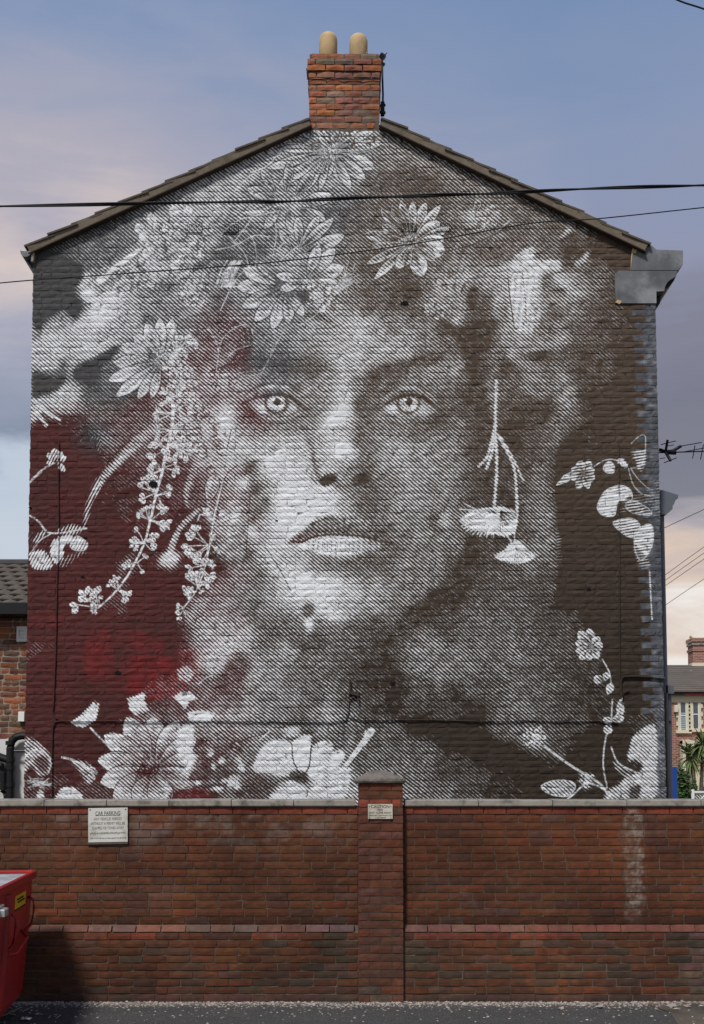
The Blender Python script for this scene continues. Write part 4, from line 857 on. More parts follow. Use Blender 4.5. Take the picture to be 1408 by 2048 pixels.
# grit and rubble along the foot of the wall
k = NT('grit'); c = k.mix(k.n('ShaderNodeNewGeometry').outputs['Random Per Island'], (.09, .075, .06), (.42, .37, .33)); M['grit'] = k.done(c, .95)
k = NT('brick_rubble'); c = k.mix(k.n('ShaderNodeNewGeometry').outputs['Random Per Island'], (.16, .07, .05), (.30, .26, .23)); M['rubble'] = k.done(c, .95)
def pebble(m, x, y, z, s, r):
    V = [Vector((r.gauss(0, 1), r.gauss(0, 1), r.gauss(0, 1))).normalized() for _ in range(0)]
    base = [(1, 0, 0), (0, 1, 0), (-1, 0, 0), (0, -1, 0)]
    a = r.uniform(0, 6.28); ca, sa = math.cos(a), math.sin(a)
    vs = [(x + s * (bx * ca - by * sa) * r.uniform(.6, 1.4), y + s * (bx * sa + by * ca) * r.uniform(.6, 1.4), z + s * r.uniform(.1, .3)) for bx, by, _ in base]
    vs.append((x + s * r.uniform(-.3, .3), y + s * r.uniform(-.3, .3), z + s * r.uniform(.5, .9)))
    m.add(vs, [(0, 1, 4), (1, 2, 4), (2, 3, 4), (3, 0, 4), (3, 2, 1, 0)])
rr = random.Random(4); m = MB()
for i in range(7500):
    x = rr.uniform(-4.6, 4.8); y = 10.93 - abs(rr.gauss(0, .11)) - (.1 if -.2 < x + .0 < .0 else 0)
    if rr.random() < .12: y = 10.93 - abs(rr.gauss(0, .6))
    pebble(m, x, y, 0, rr.choice((.006, .008, .01, .013)) * rr.uniform(.7, 1.5) * (1.5 if x > 2.6 and rr.random() < .3 else 1), rr)
tag(m.put('gravel', M['grit'], None, 'stuff', fix=False), 'pale grit gathered along the foot of the boundary wall', 'gravel')
GROUP = 'pieces of rubble below the boundary wall'
rub = [(1195, 2008, .05, 'flat pale stone lying on the grit under the grey streak of the wall'), (1120, 2012, .035, 'small white stone chip on the kerb grit left of the grey streak'), (1330, 2006, .055, 'palest rubble lump at the edge of the brown concrete patch'), (1343, 2012, .04, 'small stone lump in front of the palest rubble lump'), (1366, 2008, .045, 'reddish piece of broken brick at the right end of the wall foot')]
for px, py, s, lab in rub:
    m = MB(); Y = EYE * FPX / (py - 1580); x = (px - 704) / FPX * Y
    for j in range(3): pebble(m, rr.uniform(-.02, .02), rr.uniform(-.02, .02), 0, s * (1 if j == 0 else .5), rr)
    o = m.put('rubble', M['rubble'] if 'brick' in lab else M['grit'], fix=False); o.location = (x, Y, .006); tag(o, lab, 'rubble', GROUP)

# ------------------------------------------------------------------ the gable house
house = thing('gable_house', 'tall gable end painted with a huge white-line mural of a woman crowned with flowers', 'house', (0, GY + 4, 0))
house_inv = Matrix.Translation((0, -(GY + 4), 0))
class Holder: pass
def hp(o):                                    # keep world coordinates for children of the house
    o.parent = house; o.matrix_parent_inverse = house_inv; return o
BACK = 21.5
def gl(z):                                    # left and right limits of the wall at height z
    d = GY * CT + (z - EYE) * ST
    py = PY0 - FPX * (-GY * ST + (z - EYE) * CT) / d
    xl = (66 - (py - 500) * .0175 - 704) * d / FPX; xr = (1311 + (py - 600) * .0222 - 704) * d / FPX
    return xl, xr, py
def x_at(px, py): return at(px, py, GY)[0]
apexL, apexR = at(618, 262, GY), at(762, 262, GY)
eavL, eavR = at(66, 512, GY), at(1268, 500, GY)
def slope_x(z):
    fl = (z - eavL[2]) / (apexL[2] - eavL[2]); fr = (z - eavR[2]) / (apexR[2] - eavR[2])
    return eavL[0] + fl * (apexL[0] - eavL[0]), eavR[0] + fr * (apexR[0] - eavR[0])
xl0, xr0, _ = gl(0.)
xl1 = eavL[0]; xr1 = at(1311, 604, GY)[0]
JY = GY + .0085
# body of the house behind the brick face
outl = [(xl0 + .006, 0), (xr0 - .006, 0), (xr1 - .006, at(0, 604, GY)[2]), (xr1 - .006, eavR[2] - .25), (eavR[0], eavR[2] + .03), (apexR[0], apexR[2] + .1), (apexL[0], apexL[2] + .1), (xl1 + .006, eavL[2] + .03)]
m = MB(); m.prism_y(outl, JY, BACK); hp(m.put('wall', M['mural_joint']))
# the bricks of the gable
r = np.random.RandomState(11); near, far_ = [], []
HOLES = [(808, 606)]
nz_ = int(9.98 / COURSE)
for ci in range(0, nz_):
    z = (ci + .5) * COURSE; xl, xr, py = gl(z)
    if py > 1640: continue
    if z > eavL[2] - .02: xl = max(xl, slope_x(z + .03)[0] + .01)
    if z > eavR[2] - .02: xr = min(xr, slope_x(z + .03)[1] - .01)
    if py < 604: xr = min(xr, x_at(1228 if py > 541 else 1262, py))
    if py < 258: continue
    jag = r.uniform(0, .008)
    for x, w_ in course_bricks(xl + jag, xr, r, ci % 2, .232, .22, r.uniform(.004, .009)):
        b = dict(x=x, y=GY, z=z + r.uniform(-.002, .002), w=w_, h=COURSE - r.uniform(.004, .011))
        upx = 704 + x * FPX / GY
        skip = any(abs(PX0 + x * FPX / (GY * CT + (z - EYE) * ST) - hx) < w_ * 88 and abs(py - hy) < 7 for hx, hy in HOLES)
        if skip: b['w'] *= .5; b['x'] -= w_ * .25
        (near if py < 1604 else far_).append(b)
near.sort(key=lambda b: b['z'])
bk = near + far_
class P2: pass
def lay_house(bricks, singles, mat1, mat2, rs, **kw):
    before = set(bpy.data.objects)
    lay(bricks, singles, 'brick', mat1, mat2, None, rs, **kw)
    for o in set(bpy.data.objects) - before:
        hp(o)
lay_house(bk, 300, M['mural'], M['mural'], r, jit=.0035, rnd=.0045, tint=False, proud=.003, tilt=.006)
# near-black plugs paint the shade of small holes, one a missing half brick
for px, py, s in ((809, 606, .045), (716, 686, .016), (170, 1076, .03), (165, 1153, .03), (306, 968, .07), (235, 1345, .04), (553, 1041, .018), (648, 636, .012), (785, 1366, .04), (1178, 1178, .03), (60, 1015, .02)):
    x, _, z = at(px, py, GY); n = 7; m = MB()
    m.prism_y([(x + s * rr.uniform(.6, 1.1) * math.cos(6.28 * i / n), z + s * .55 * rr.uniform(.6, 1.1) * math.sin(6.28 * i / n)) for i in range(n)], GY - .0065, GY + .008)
    hp(m.put('hole_shade', M['hole_shade']))
# air bricks
for px, py in ((388, 457), (461, 457), (816, 454), (886, 454)):
    x, _, z = at(px, py, GY); m = MB(); W_, H_ = .094, .045
    for i in range(9): m.box(x - W_ + i * W_ / 4.5 - .004 + .01, x - W_ + i * W_ / 4.5 + .004 + .01, GY - .012, GY, z - H_, z + H_)
    for i in range(6): m.box(x - W_, x + W_, GY - .0135, GY - .001, z - H_ + i * H_ / 2.5 - .0035, z - H_ + i * H_ / 2.5 + .0035)
    o = hp(m.put('air_brick', M['mural']))
    mm = MB(); mm.box(x - W_, x + W_, GY - .0075, GY + .004, z - H_, z + H_); q = mm.put('grille_back', M['hole_shade']); q.parent = o  # dark backing paints the shade behind the vent slots
# roof: slabs, stepped tile ends along the verge, cement fillet and its shadow gap
def slope_pieces(p0, p1, n, side):
    a, b = Vector((p0[0], 0, p0[2])), Vector((p1[0], 0, p1[2])); u = (b - a).normalized(); nn = Vector((-u.z, 0, u.x)); nn = nn if nn.z > 0 else -nn
    return a, b, u, nn
roof = hp(MB().add([], []).put('roof', M['tile'])) if False else None
m = MB(); pieces = []
for side, p0, p1, n in (('l', at(58, 500, GY), at(618, 246, GY), 12), ('r', at(1292, 496, GY), at(764, 246, GY), 12)):
    a, b, u, nn = slope_pieces(p0, p1, n, side); Lg = (b - a).length
    q = [a - nn * .005, b - nn * .005, b + nn * .03, a + nn * .03]
    m.prism_y([(v.x, v.z) for v in q], GY + .02, BACK + .05)
    pieces.append((a, b, u, nn, Lg, n))
roof = hp(m.put('roof', M['tile']))
for a, b, u, nn, Lg, n in pieces:
    vm = MB(); ns = 26; rv = np.random.RandomState(int(Lg * 100) % 97)
    lo = [a + u * (Lg * i / ns) - nn * (.066 + rv.uniform(-.008, .008)) for i in range(ns + 1)]; hi = [a + u * (Lg * i / ns) + nn * .034 for i in range(ns + 1)]
    rings = []
    for i in range(ns + 1):
        yy = GY - .062 + rv.uniform(-.006, .006)
        rings.append([(lo[i].x, yy + .012, lo[i].z), (lo[i].x, GY + .06, lo[i].z), (hi[i].x, GY + .06, hi[i].z), (hi[i].x, yy, hi[i].z)])
    vm.loft(rings); o = vm.put('verge', M['verge']); o.parent = roof
    um = MB(); lo2 = [a - nn * .080 - u * .02, b - nn * .080, b - nn * .068, a - nn * .068 - u * .02]
    um.prism_y([(v.x, v.z) for v in lo2], GY - .075, GY + .02); q = um.put('undercloak', M['mortar_dark']); q.parent = roof
    for i in range(n):
        s0, s1 = Lg * i / n - .03, Lg * (i + 1) / n + .045
        lift0, lift1 = .048 + rv.uniform(-.004, .006), .022
        tm = MB(); A, B_ = a + u * s0, a + u * min(s1, Lg + .02); th = .022
        q = [A + nn * (lift0 - th), B_ + nn * (lift1 - th), B_ + nn * lift1, A + nn * lift0]
        tm.prism_y([(v.x, v.z) for v in q], GY - .068 + rv.uniform(-.01, .01), GY + .36)
        o = tm.put('tile', M['tile']); o.parent = roof
        # the rest of that course runs back along the roof
        tm = MB(); tm.prism_y([(v.x, v.z) for v in q], GY + .362, BACK + .05); o = tm.put('tile_course', M['tile']); o.parent = roof
# gutter at the left eaves: open end seen from the front, bracket and black fascia
gx_, _, gz_ = at(52, 503, GY - .05)
m = MB(); n = 10
arc = [(gx_ + .062 * math.cos(math.pi + math.pi * i / n), gz_ + .0 + .075 * math.sin(math.pi + math.pi * i / n)) for i in range(n + 1)]
inn = [(gx_ + .054 * math.cos(math.pi + math.pi * i / n), gz_ + .004 + .064 * math.sin(math.pi + math.pi * i / n)) for i in range(n, -1, -1)]
for i in range(n):
    q = [arc[i], arc[i + 1], inn[n - i - 1], inn[n - i]]
    m.prism_y(q, GY - .07, BACK)
m.prism_y(arc, GY - .062, GY - .055); hp(m.put('gutter', M['greystone']))
m = MB(); m.prism_y([(gx_ + .065, gz_ + .02), (gx_ + .10, gz_ + .03), (gx_ + .085, gz_ - .12), (gx_ + .06, gz_ - .12)], GY - .05, GY + .01); hp(m.put('gutter_bracket', M['stone']))
m = MB(); m.prism_y([(gx_ - .02, gz_ - .07), (gx_ + .085, gz_ - .06), (gx_ + .10, gz_ - .24), (gx_ + .07, gz_ - .20)], GY + .02, BACK); hp(m.put('fascia', M['black']))
# stone cornice end at the right eaves, two blocks, and the dark bracket under it
def zpts(L_, Y): return [(at(1140 + a / 5.254, 440 + b / 5.254, Y)[0], at(1140 + a / 5.254, 440 + b / 5.254, Y)[2]) for a, b in L_]
m = MB(); m.prism_y(zpts([(636, 530), (650, 390), (660, 340), (700, 310), (770, 290), (800, 268), (852, 270), (905, 315), (1185, 325), (1185, 470), (1130, 532)], GY), GY - .012, BACK); hp(m.put('cornice_stone', M['greystone']))
m = MB(); m.prism_y(zpts([(478, 880), (468, 575), (505, 538), (1120, 540), (1112, 600), (1080, 615), (1050, 632), (1020, 660), (998, 700), (985, 752), (904, 757), (904, 880)], GY), GY - .016, BACK); hp(m.put('cornice_stone', M['greystone']))
m = MB(); m.prism_y(zpts([(1118, 545), (1130, 545), (1110, 610), (1050, 690), (1000, 708), (1000, 640)], GY), GY + .05, BACK); hp(m.put('cornice_bracket', M['black']))
m = MB(); m.prism_y(zpts([(904, 752), (982, 752), (975, 830), (950, 865), (904, 886)], GY), GY + .12, GY + .3); hp(m.put('cornice_bracket', M['black']))
m = MB(); m.prism_y(zpts([(636, 530), (640, 390), (655, 290), (705, 320), (685, 360), (655, 350)], GY), GY - .018, GY + .03); m.prism_y(zpts([(470, 870), (500, 845), (540, 860), (520, 890)], GY), GY - .02, GY + .03); hp(m.put('foam_filler', plain('sand_mortar_patch', (.45, .33, .18), .95, .3, 30, .8)))
# bay of the front facade, seen past the corner, with its cornice, pilaster and drainpipe
BYc = GY + .28
def bx(px, py): return at(px, py, BYc)[0]
def bz(py): return at(704, py, BYc)[2]
m = MB(); m.add([], [])
z0, z1 = 0, bz(1010)
m.loft([[(x_at(1300, 1600), BYc, z0), (bx(1341, 1600) + .0, BYc, z0), (bx(1341, 1600), BYc + 2, z0), (x_at(1300, 1600), BYc + 2, z0)], [(x_at(1300, 1030), BYc, z1), (bx(1328, 1020), BYc, z1), (bx(1328, 1020), BYc + 2, z1), (x_at(1300, 1030), BYc + 2, z1)]])
hp(m.put('bay', M['greytrim']))
m = MB()
prof = [(1300, 985), (1322, 982), (1354, 992), (1354, 998), (1349, 1001), (1346, 1010), (1343, 1014), (1343, 1020), (1329, 1031), (1300, 1031)]
m.prism_y([(bx(a, b), bz(b)) for a, b in prof], BYc - .05, BYc + 2.1); o = hp(m.put('bay_cornice', M['greytrim']))
m = MB(); m.tube([(bx(1340, 1380), BYc + .1, bz(1380)), (bx(1340, 1600), BYc + .1, -.0)], .045, 10); hp(m.put('drainpipe', M['greytrim']))
m = MB(); m.box(bx(1332, 1370), bx(1348, 1370), BYc, BYc + .2, bz(1388), bz(1370), .006); m.box(bx(1333, 1438), bx(1345, 1438), BYc + .03, BYc + .17, bz(1442), bz(1432), .004); hp(m.put('drainpipe_collar', M['greytrim']))
m = MB(); m.prism_y([(bx(1330, 1400), bz(1386)), (bx(1333.5, 1400), bz(1386)), (bx(1338, 1600), bz(1610)), (bx(1334, 1600), bz(1610))], BYc - .012, BYc - .001); hp(m.put('mortar_joint', M['oldconcrete']))
# painted-over cables on the gable
def on_wall(L_, off=.014): return [Vector(at(a, b, GY)) - Vector((0, off, 0)) for a, b in L_]
m = MB()
m.tube(on_wall([(118, 884), (117, 960), (118, 1060), (114, 1180), (112, 1300), (108, 1400), (106, 1424), (112, 1436), (124, 1441)]), .009, 6)
m.tube(on_wall([(104, 1602), (104, 1520), (106, 1452), (112, 1444), (124, 1442), (200, 1442), (330, 1443), (400, 1441), (520, 1443), (600, 1444), (668, 1443), (690, 1440), (696, 1430), (697, 1400), (704, 1396), (712, 1394)]), .010, 6)
m.tube(on_wall([(700, 1434), (720, 1440), (860, 1440), (960, 1443), (1060, 1441), (1120, 1443), (1200, 1442), (1236, 1446)]), .010, 6)
m.tube(on_wall([(1237, 890), (1238, 1100), (1239, 1350), (1241, 1395)]), .009, 6)
m.tube(on_wall([(1242, 1402), (1241, 1362), (1246, 1354), (1262, 1353), (1290, 1354), (1328, 1357)]), .014, 6)
m.tube(on_wall([(1243, 1400), (1246, 1386), (1258, 1382)]), .009, 6)
hp(m.put('wall_cable', M['mural_joint']))
m = MB(); x, _, z = at(706, 1388, GY); m.box(x - .05, x + .07, GY - .03, GY, z - .02, z + .03, .004); m.tube(on_wall([(700, 1360), (700, 1388), (716, 1392), (716, 1402)], .03), .014, 6); hp(m.put('junction_box', M['mortar_dark']))

# ---- chimney
CHY = GY - .004
ch = hp(put('chimney', bpy.data.meshes.new('chimney'), M['mortar']))
cx0, cx1 = at(617, 240, GY)[0], at(760, 240, GY)[0]; cz0 = at(690, 257, GY)[2]; cz1 = at(690, 106, GY)[2]
body = MB(); body.box(cx0 + .012, cx1 - .012, GY + .008, GY + .9, cz0 - .3, cz1 - .01); me = body.mesh('chimney'); me.materials.append(M['mortar']); ch.data = me
r = np.random.RandomState(21)
CH = (.27, .105, .058)
M['chimney_brick'] = brick_material('chimney_brick', True, pale=(.30, .25, .21), pale_amt=.3)
rows = 11; hh = (cz1 - cz0) / 12.0
def chim(o): o.parent = ch; return o
for i in range(12):
    z = cz0 + (i + .5) * hh; ov = 0
    if i in (9, 10): ov = .022
    if i == 8: ov = .006
    xa, xb = cx0 - ov, cx1 + ov
    if i == 11: xa += .03; xb -= .03
    if i == 0: xb -= .06
    pat = [.225 * .98] * 5
    nB = 4
    edges = [xa + (xb - xa) * t for t in ([0, .25, .5, .745, 1] if i % 2 else [0, .115, .37, .62, .87, 1])]
    for a, b in zip(edges[:-1], edges[1:]):
        c = vary(r.choice([0, 1, 2, 3], p=[.5, .25, .15, .1]) * 0 + np.array([CH, (.33, .115, .045), (.22, .10, .07), (.18, .125, .095)][r.choice(4, p=[.5, .22, .2, .08])]), r, .2)
        V, F = brick_geo(b - a - .013, hh - .013, .3, r, jit=.004, rnd=.006); q = MB(); q.add(V, F)
        o = chim(q.put('brick', M['chimney_brick'], fix=False)); o.location = ((a + b) / 2, CHY - ov + r.uniform(-.004, .004), z); o.color = (*c, 1)
        o.rotation_euler = (0, r.uniform(-.01, .01), r.uniform(-.01, .01))
# returns on the flanks so the stack reads from the side
for s_, xx in ((-1, cx0), (1, cx1)):
    for i in range(12):
        z = cz0 + (i + .5) * hh
        for j in range(2):
            V, F = brick_geo(.285, hh - .013, .05, r, jit=.003, rnd=.004); q = MB(); q.add(V, F)
            o = chim(q.put('brick', M['chimney_brick'], fix=False)); o.rotation_euler = (0, 0, s_ * math.pi / 2); ov = .022 if i in (9, 10) else 0
            o.location = (xx + s_ * (ov + .0), GY + .46 + j * .30, z); o.color = (*vary(CH, r, .25), 1)
mm = MB(); mm.box(cx0 + .05, cx1 - .05, GY + .03, GY + .86, cz1 - .03, cz1 + .012, .01); chim(mm.put('flaunching', M['mortar']))
for px, tp in ((656.5, 69), (717, 72)):
    x, _, zt = at(px, tp, GY + .45); rad = .112
    hgt = zt - cz1
    prof = [(rad * 1.0, cz1 - .02), (rad * 1.0, zt - .10), (rad * .985, zt - .07), (rad * .9, zt - .035), (rad * .72, zt - .012), (rad * .4, zt - .001), (rad * .05, zt)]
    mm = MB(); mm.lathe(prof, x, GY + .45, 28); chim(mm.put('chimney_pot', M['pot'], smooth=True))
mm = MB(); Yb = GY + .25
def cb(px, py): return Vector(at(px, py, Yb))
mm.tube([cb(764, 112), cb(765, 160), cb(766, 190), cb(765, 228)], .012, 6); mm.tube([cb(761, 110), cb(769, 116)], .035, 6); mm.tube([cb(763, 126), cb(769, 130)], .02, 6); mm.tube([cb(769, 110), cb(774, 106)], .006, 5)
mm.box(cb(761, 207).x, cb(769, 207).x, Yb - .04, Yb + .04, cb(764, 230).z, cb(764, 206).z, .006); mm.tube([cb(760, 212), cb(771, 210)], .016, 6); mm.tube([cb(760, 224), cb(771, 226)], .018, 6)
chim(mm.put('aerial_bracket', M['metal']))
mm = MB(); zz = at(0, 160, GY)[2]; mm.tube([(cx0 - .012, GY - .014, zz), (cx1 + .012, GY - .014, zz)], .006, 5); mm.tube([(cx0 - .012, GY - .01, zz), (cx0 - .022, GY - .016, cz1 - .2)], .006, 5); chim(mm.put('wire_strap', M['metal']))

# ------------------------------------------------------------------ boundary wall
WY = 11.0
bw = thing('boundary_wall', 'low red brown brick boundary wall with pale concrete coping and a square pier', 'wall', (0, WY, 0))
bw_inv = Matrix.Translation((0, -WY, 0))
def bp(o, par=None):
    o.parent = bw; o.matrix_parent_inverse = bw_inv; return o
def wx(px): return (px - 704) / FPX * WY
zt = at(704, 1613, WY)[2]; zpl = at(704, 1848, WY)[2]; zplb = at(704, 1863, WY)[2]
ZG = 0.
nA = 15; hA = (zt - zpl) / nA; nB = 9; hB = zplb / nB
LW, RW = -6.2, 6.2
px0, px1 = wx(716), wx(805)
m = MB()
m.prism_x([(WY + .008, zpl - .1), (WY + .22, zpl - .1), (WY + .22, zt + .01), (WY + .008, zt + .01)], LW, RW); m.prism_x([(WY - .044, -.3), (WY + .24, -.3), (WY + .24, zplb - .002), (WY - .044, zplb - .002)], LW, RW)
bp(m.put('mortar_core', plain('boundary_mortar', (.125, .095, .073), .95, .6, 5, .6, dirt=(.03, .022, .018))))
def stain(k, p, c):
    q = k.n('ShaderNodeSeparateXYZ'); k.set(q.inputs[0], p); n = k.noise(p, 9, 6, .7)
    d = k.math('ABSOLUTE', k.math('SUBTRACT', k.math('ADD', q.outputs[0], k.math('MULTIPLY', k.math('SUBTRACT', n, .5), .34)), wx(1264)))
    f = k.math('SUBTRACT', 1., k.ramp_f(d, .03, .11)); hi = k.ramp_f(q.outputs[2], zpl - .02, zpl + .15)
    f = k.math('MULTIPLY', k.math('MULTIPLY', f, hi), k.math('ADD', .08, k.math('MULTIPLY', k.ramp_f(k.noise(p, 11, 6, .7), .42, .64), .6)))
    c = k.mix(f, c, (.27, .235, .195))
    # lime bloom under the coping, left half
    up = k.math('MULTIPLY', k.ramp_f(q.outputs[2], zt - .55, zt - .15), k.math('SUBTRACT', 1., k.ramp_f(q.outputs[2], zt - .09, zt - .06)))
    g = k.math('MULTIPLY', k.math('MULTIPLY', up, k.math('SUBTRACT', 1., k.ramp_f(q.outputs[0], -.4, .3))), k.math('MULTIPLY', k.ramp_f(k.noise(p, 4.2, 6, .65), .42, .68), .5))
    c = k.mix(g, c, (.21, .165, .135))
    # green grey grime low down
    lowz = k.math('SUBTRACT', 1., k.ramp_f(q.outputs[2], .3, .75)); h = k.math('MULTIPLY', lowz, k.math('MULTIPLY', k.ramp_f(k.noise(p, 1.9, 6, .65), .46, .66), .6))
    return k.mix(h, c, (.042, .034, .024))
M['bw1'] = brick_material('boundary_brick', True, stain, (.15, .105, .085), .3); M['bw2'] = brick_material('boundary_brickwork', False, stain, (.15, .105, .085), .3)
r = np.random.RandomState(31); up_, lo_, sl_ = [], [], []
def wall_tone(x, z, row, top):
    c = np.array((.092, .032, .0145))
    t = r.rand()
    if t < .10: c = np.array((.072, .030, .019))
    elif t < .26: c = np.array((.102, .038, .0155))
    elif t < .36: c = np.array((.108, .032, .0135))
    elif t < .40: c = np.array((.088, .042, .029))
    if top: c = np.array((.165, .040, .023))
    return c
for side, xa, xb in (('l', LW, px0 - .004), ('r', px1 + .012, RW)):
    for row in range(nA):
        z = zpl + (row + .5) * hA
        jl = [px0 - .004 if side == 'l' else None]
        L = course_bricks(xa, xb, r, row % 2 == 0, .2235, .03, .009) if side == 'r' else [(-x, w_) for x, w_ in course_bricks(-xb, -xa, r, row % 2 == 0, .2235, .03, .009)]
        for x, w_ in L:
            c = vary(wall_tone(x, z, row, row == nA - 1), r, .13, .04)
            if row == 0: c = tuple(v * .62 for v in c)
            up_.append(dict(x=x, y=WY - (.004 if row < nA - 1 else .010), z=z, w=w_, h=hA - .0095, c=c))
    for row in range(nB):
        z = (row + .5) * hB
        L = course_bricks(xa, xb, r, row % 2 == 0, .228, .03, .009) if side == 'r' else [(-x, w_) for x, w_ in course_bricks(-xb, -xa, r, row % 2 == 0, .228, .03, .009)]
        for x, w_ in L:
            c = vary(wall_tone(x, z, row, False), r, .2, .05)
            if r.rand() < .10 + .25 * (-.4 < x < 0 or .5 < x < 2.6) * (row > 2): c = vary((.062, .037, .023), r, .12)
            if row == nB - 1 and r.rand() < .7: c = vary((.135, .038, .021), r, .2)
            if row == 0: c = vary((.075, .036, .027), r, .2)
            if x > 3.1: c = vary((.075, .045, .036), r, .45, .15)
            lo_.append(dict(x=x, y=WY - .056, z=z, w=w_, h=hB - .0095 - (r.uniform(0, .008)), c=c))
    for x, w_ in course_bricks(xa, xb, r, 0, .232, .0, .009):
        c = vary((.130, .058, .042) if x < 1.6 else (.155, .055, .036), r, .18)
        if x < .6 and r.rand() < .3: c = vary((.115, .07, .058), r, .15)
        sl_.append(dict(x=x, y=WY - .060, z=(zpl + zplb) / 2, w=w_, h=zpl - zplb - .008, c=c, taper=.050))
vis = lambda b: -3.5 < b['x'] < 3.5
allb = sl_ + lo_ + up_
allb.sort(key=lambda b: (not vis(b), 0 if b.get('taper') else 1, b['z']))
before = set(bpy.data.objects)
lay(allb, 300, 'brick', M['bw1'], M['bw2'], None, r, jit=.0016, rnd=.003, proud=.0022, tilt=.003)
for o in set(bpy.data.objects) - before: bp(o)
# pier
pier = bp(put('pier', bpy.data.meshes.new('pier'), M['mortar_dark'])); PYF = WY - .10
body = MB(); body.box(px0 + .008, px1 - .008, PYF + .008, WY + .33, -.3, at(0, 1566, PYF)[2] - .002); me = body.mesh('pier'); me.materials.append(M['mortar_dark']); pier.data = me
zp1 = at(0, 1566, PYF)[2]; npc = int(round(zp1 / .0765)); hp_ = zp1 / npc
def pr(o): o.parent = pier; return o
for i in range(npc):
    z = (i + .5) * hp_
    for a, b in (((0, .5), (.5, 1)) if i % 2 else ((0, .25), (.25, .75), (.75, 1))):
        xa, xb = px0 + (px1 - px0) * a, px0 + (px1 - px0) * b
        c = vary([(.098, .036, .021), (.105, .034, .017), (.085, .034, .024)][r.randint(3)], r, .18)
        if i == npc - 3: c = vary((.16, .042, .024), r, .15)
        if i < 3 and r.rand() < .6: c = vary((.075, .05, .036), r, .15)
        V, F = brick_geo(xb - xa - .0085, hp_ - .0095, .1, r, jit=.0018, rnd=.003); q = MB(); q.add(V, F)
        o = pr(q.put('brick', M['bw1'], fix=False)); o.location = ((xa + xb) / 2, PYF + r.uniform(-.002, .002), z); o.color = (*c, 1)
    for s_, xx in ((-1, px0), (1, px1)):
        V, F = brick_geo(.105 + .0, hp_ - .0095, .03, r, jit=.0015, rnd=.002); q = MB(); q.add(V, F)
        o = pr(q.put('brick', M['bw1'], fix=False)); o.rotation_euler = (0, 0, s_ * math.pi / 2); o.location = (xx, PYF + .056, z); o.color = (*vary((.09, .033, .02), r, .2), 1)
# pier cap: weathered slab with a low dome
m = MB(); xa, xb = at(707, 1566, PYF - .06)[0], at(812, 1566, PYF - .06)[0]; xm, hw = (xa + xb) / 2, (xb - xa) / 2; ym = PYF + .215; zt_c = at(0, 1544, PYF - .06)[2]
def sq(h, z, n=6):
    P = []
    for k_ in range(4):
        c_ = [(-1, -1), (1, -1), (1, 1), (-1, 1)][k_]; d_ = [(-1, -1), (1, -1), (1, 1), (-1, 1)][(k_ + 1) % 4]
        for j in range(n): t = j / n; P.append((xm + h * (c_[0] * (1 - t) + d_[0] * t) + rr.uniform(-.003, .003), ym + h * (c_[1] * (1 - t) + d_[1] * t), z + rr.uniform(-.002, .002)))
    return P
m.loft([sq(hw - .03, zp1 - .004), sq(hw - .006, zp1 + .004), sq(hw, zp1 + .02), sq(hw - .004, zp1 + .038), sq(hw * .8, zp1 + .058), sq(hw * .5, (zp1 + .058 + zt_c + .02) / 2 + .01), sq(hw * .2, zt_c + .02)])
pr(m.put('cap', M['cap']))
# coping stones
zc0, zc1 = zt, at(704, 1600, WY - .03)[2]
def coping(x0, x1, n, seed):
    rc = np.random.RandomState(seed); e = np.linspace(x0, x1, n + 1)
    for i in range(n):
        a, b = e[i] + .004, e[i + 1] - .004; t = rc.uniform(-.006, .006); mm = MB(); nn = 6; rings = []
        for j in range(nn + 1):
            x = a + (b - a) * j / nn; f = rc.uniform(-.003, .003)
            rings.append([(x, WY - .032 + f, zc0 + .003), (x, WY - .036 + f, zc0 + .012), (x, WY - .034 + f, zc1 - .008 + t * j / nn), (x, WY - .024, zc1 + t * j / nn), (x, WY + .25, zc1 + .01 + t * j / nn), (x, WY + .25, zc0 + .003)])
        mm.loft(rings); bp(mm.put('coping_stone', M['stone']))
coping(LW, wx(92) , 4, 1); coping(wx(92), wx(712), 5, 2); coping(wx(808), RW, 8, 3)

# ------------------------------------------------------------------ signs
def text(s, size, x, y, z, mat, parent, w_=None, rot=0):
    cu = bpy.data.curves.new('lettering', 'FONT'); cu.body = s; cu.size = size; cu.align_x = 'CENTER'; cu.align_y = 'CENTER'; cu.extrude = .0006
    o = bpy.data.objects.new('lettering', cu); COL.objects.link(o); cu.materials.append(mat); o.parent = parent; o.location = (x, y, z); o.rotation_euler = (R(90), 0, 0)
    bpy.context.view_layer.update()
    if w_: o.scale = (w_ / max(o.dimensions.x, 1e-3),) + (1, 1)
    me = bpy.data.meshes.new_from_object(o.evaluated_get(bpy.context.evaluated_depsgraph_get())); q = put('lettering', me, mat, parent); q.location = o.location; q.rotation_euler = o.rotation_euler; q.scale = o.scale
    bpy.data.objects.remove(o); q.name = 'lettering'
    return q
SY = WY - .022
c0 = at(216, 1650, SY); W1, H1 = (254.5 - 176) / FPX * SY, (1684 - 1616) / FPX * SY
t = thing('parking_sign', 'white car parking warning sign with faded grey lettering below the coping', 'sign', c0)
t.rotation_euler = (0, R(-.9), 0)
m = MB(); m.box(-W1 / 2, W1 / 2, -.004, .004, -H1 / 2, H1 / 2, .0015); m.put('panel', M['sign'], t)
for sx in (-1, 1):
    m = MB(); m.tube([(sx * W1 * .45, -.007, H1 * .45), (sx * W1 * .45, .01, H1 * .45)], .006, 8); m.put('screw', M['metal'], t)
mp_ = H1 / 68
text('CAR PARKING', .052, 0, -.005, 23 * mp_, M['print'], t, W1 * .63); m = MB(); m.box(-W1 * .32, W1 * .31, -.0052, -.004, 18.6 * mp_, 19.4 * mp_); m.put('rule', M['print'], t)
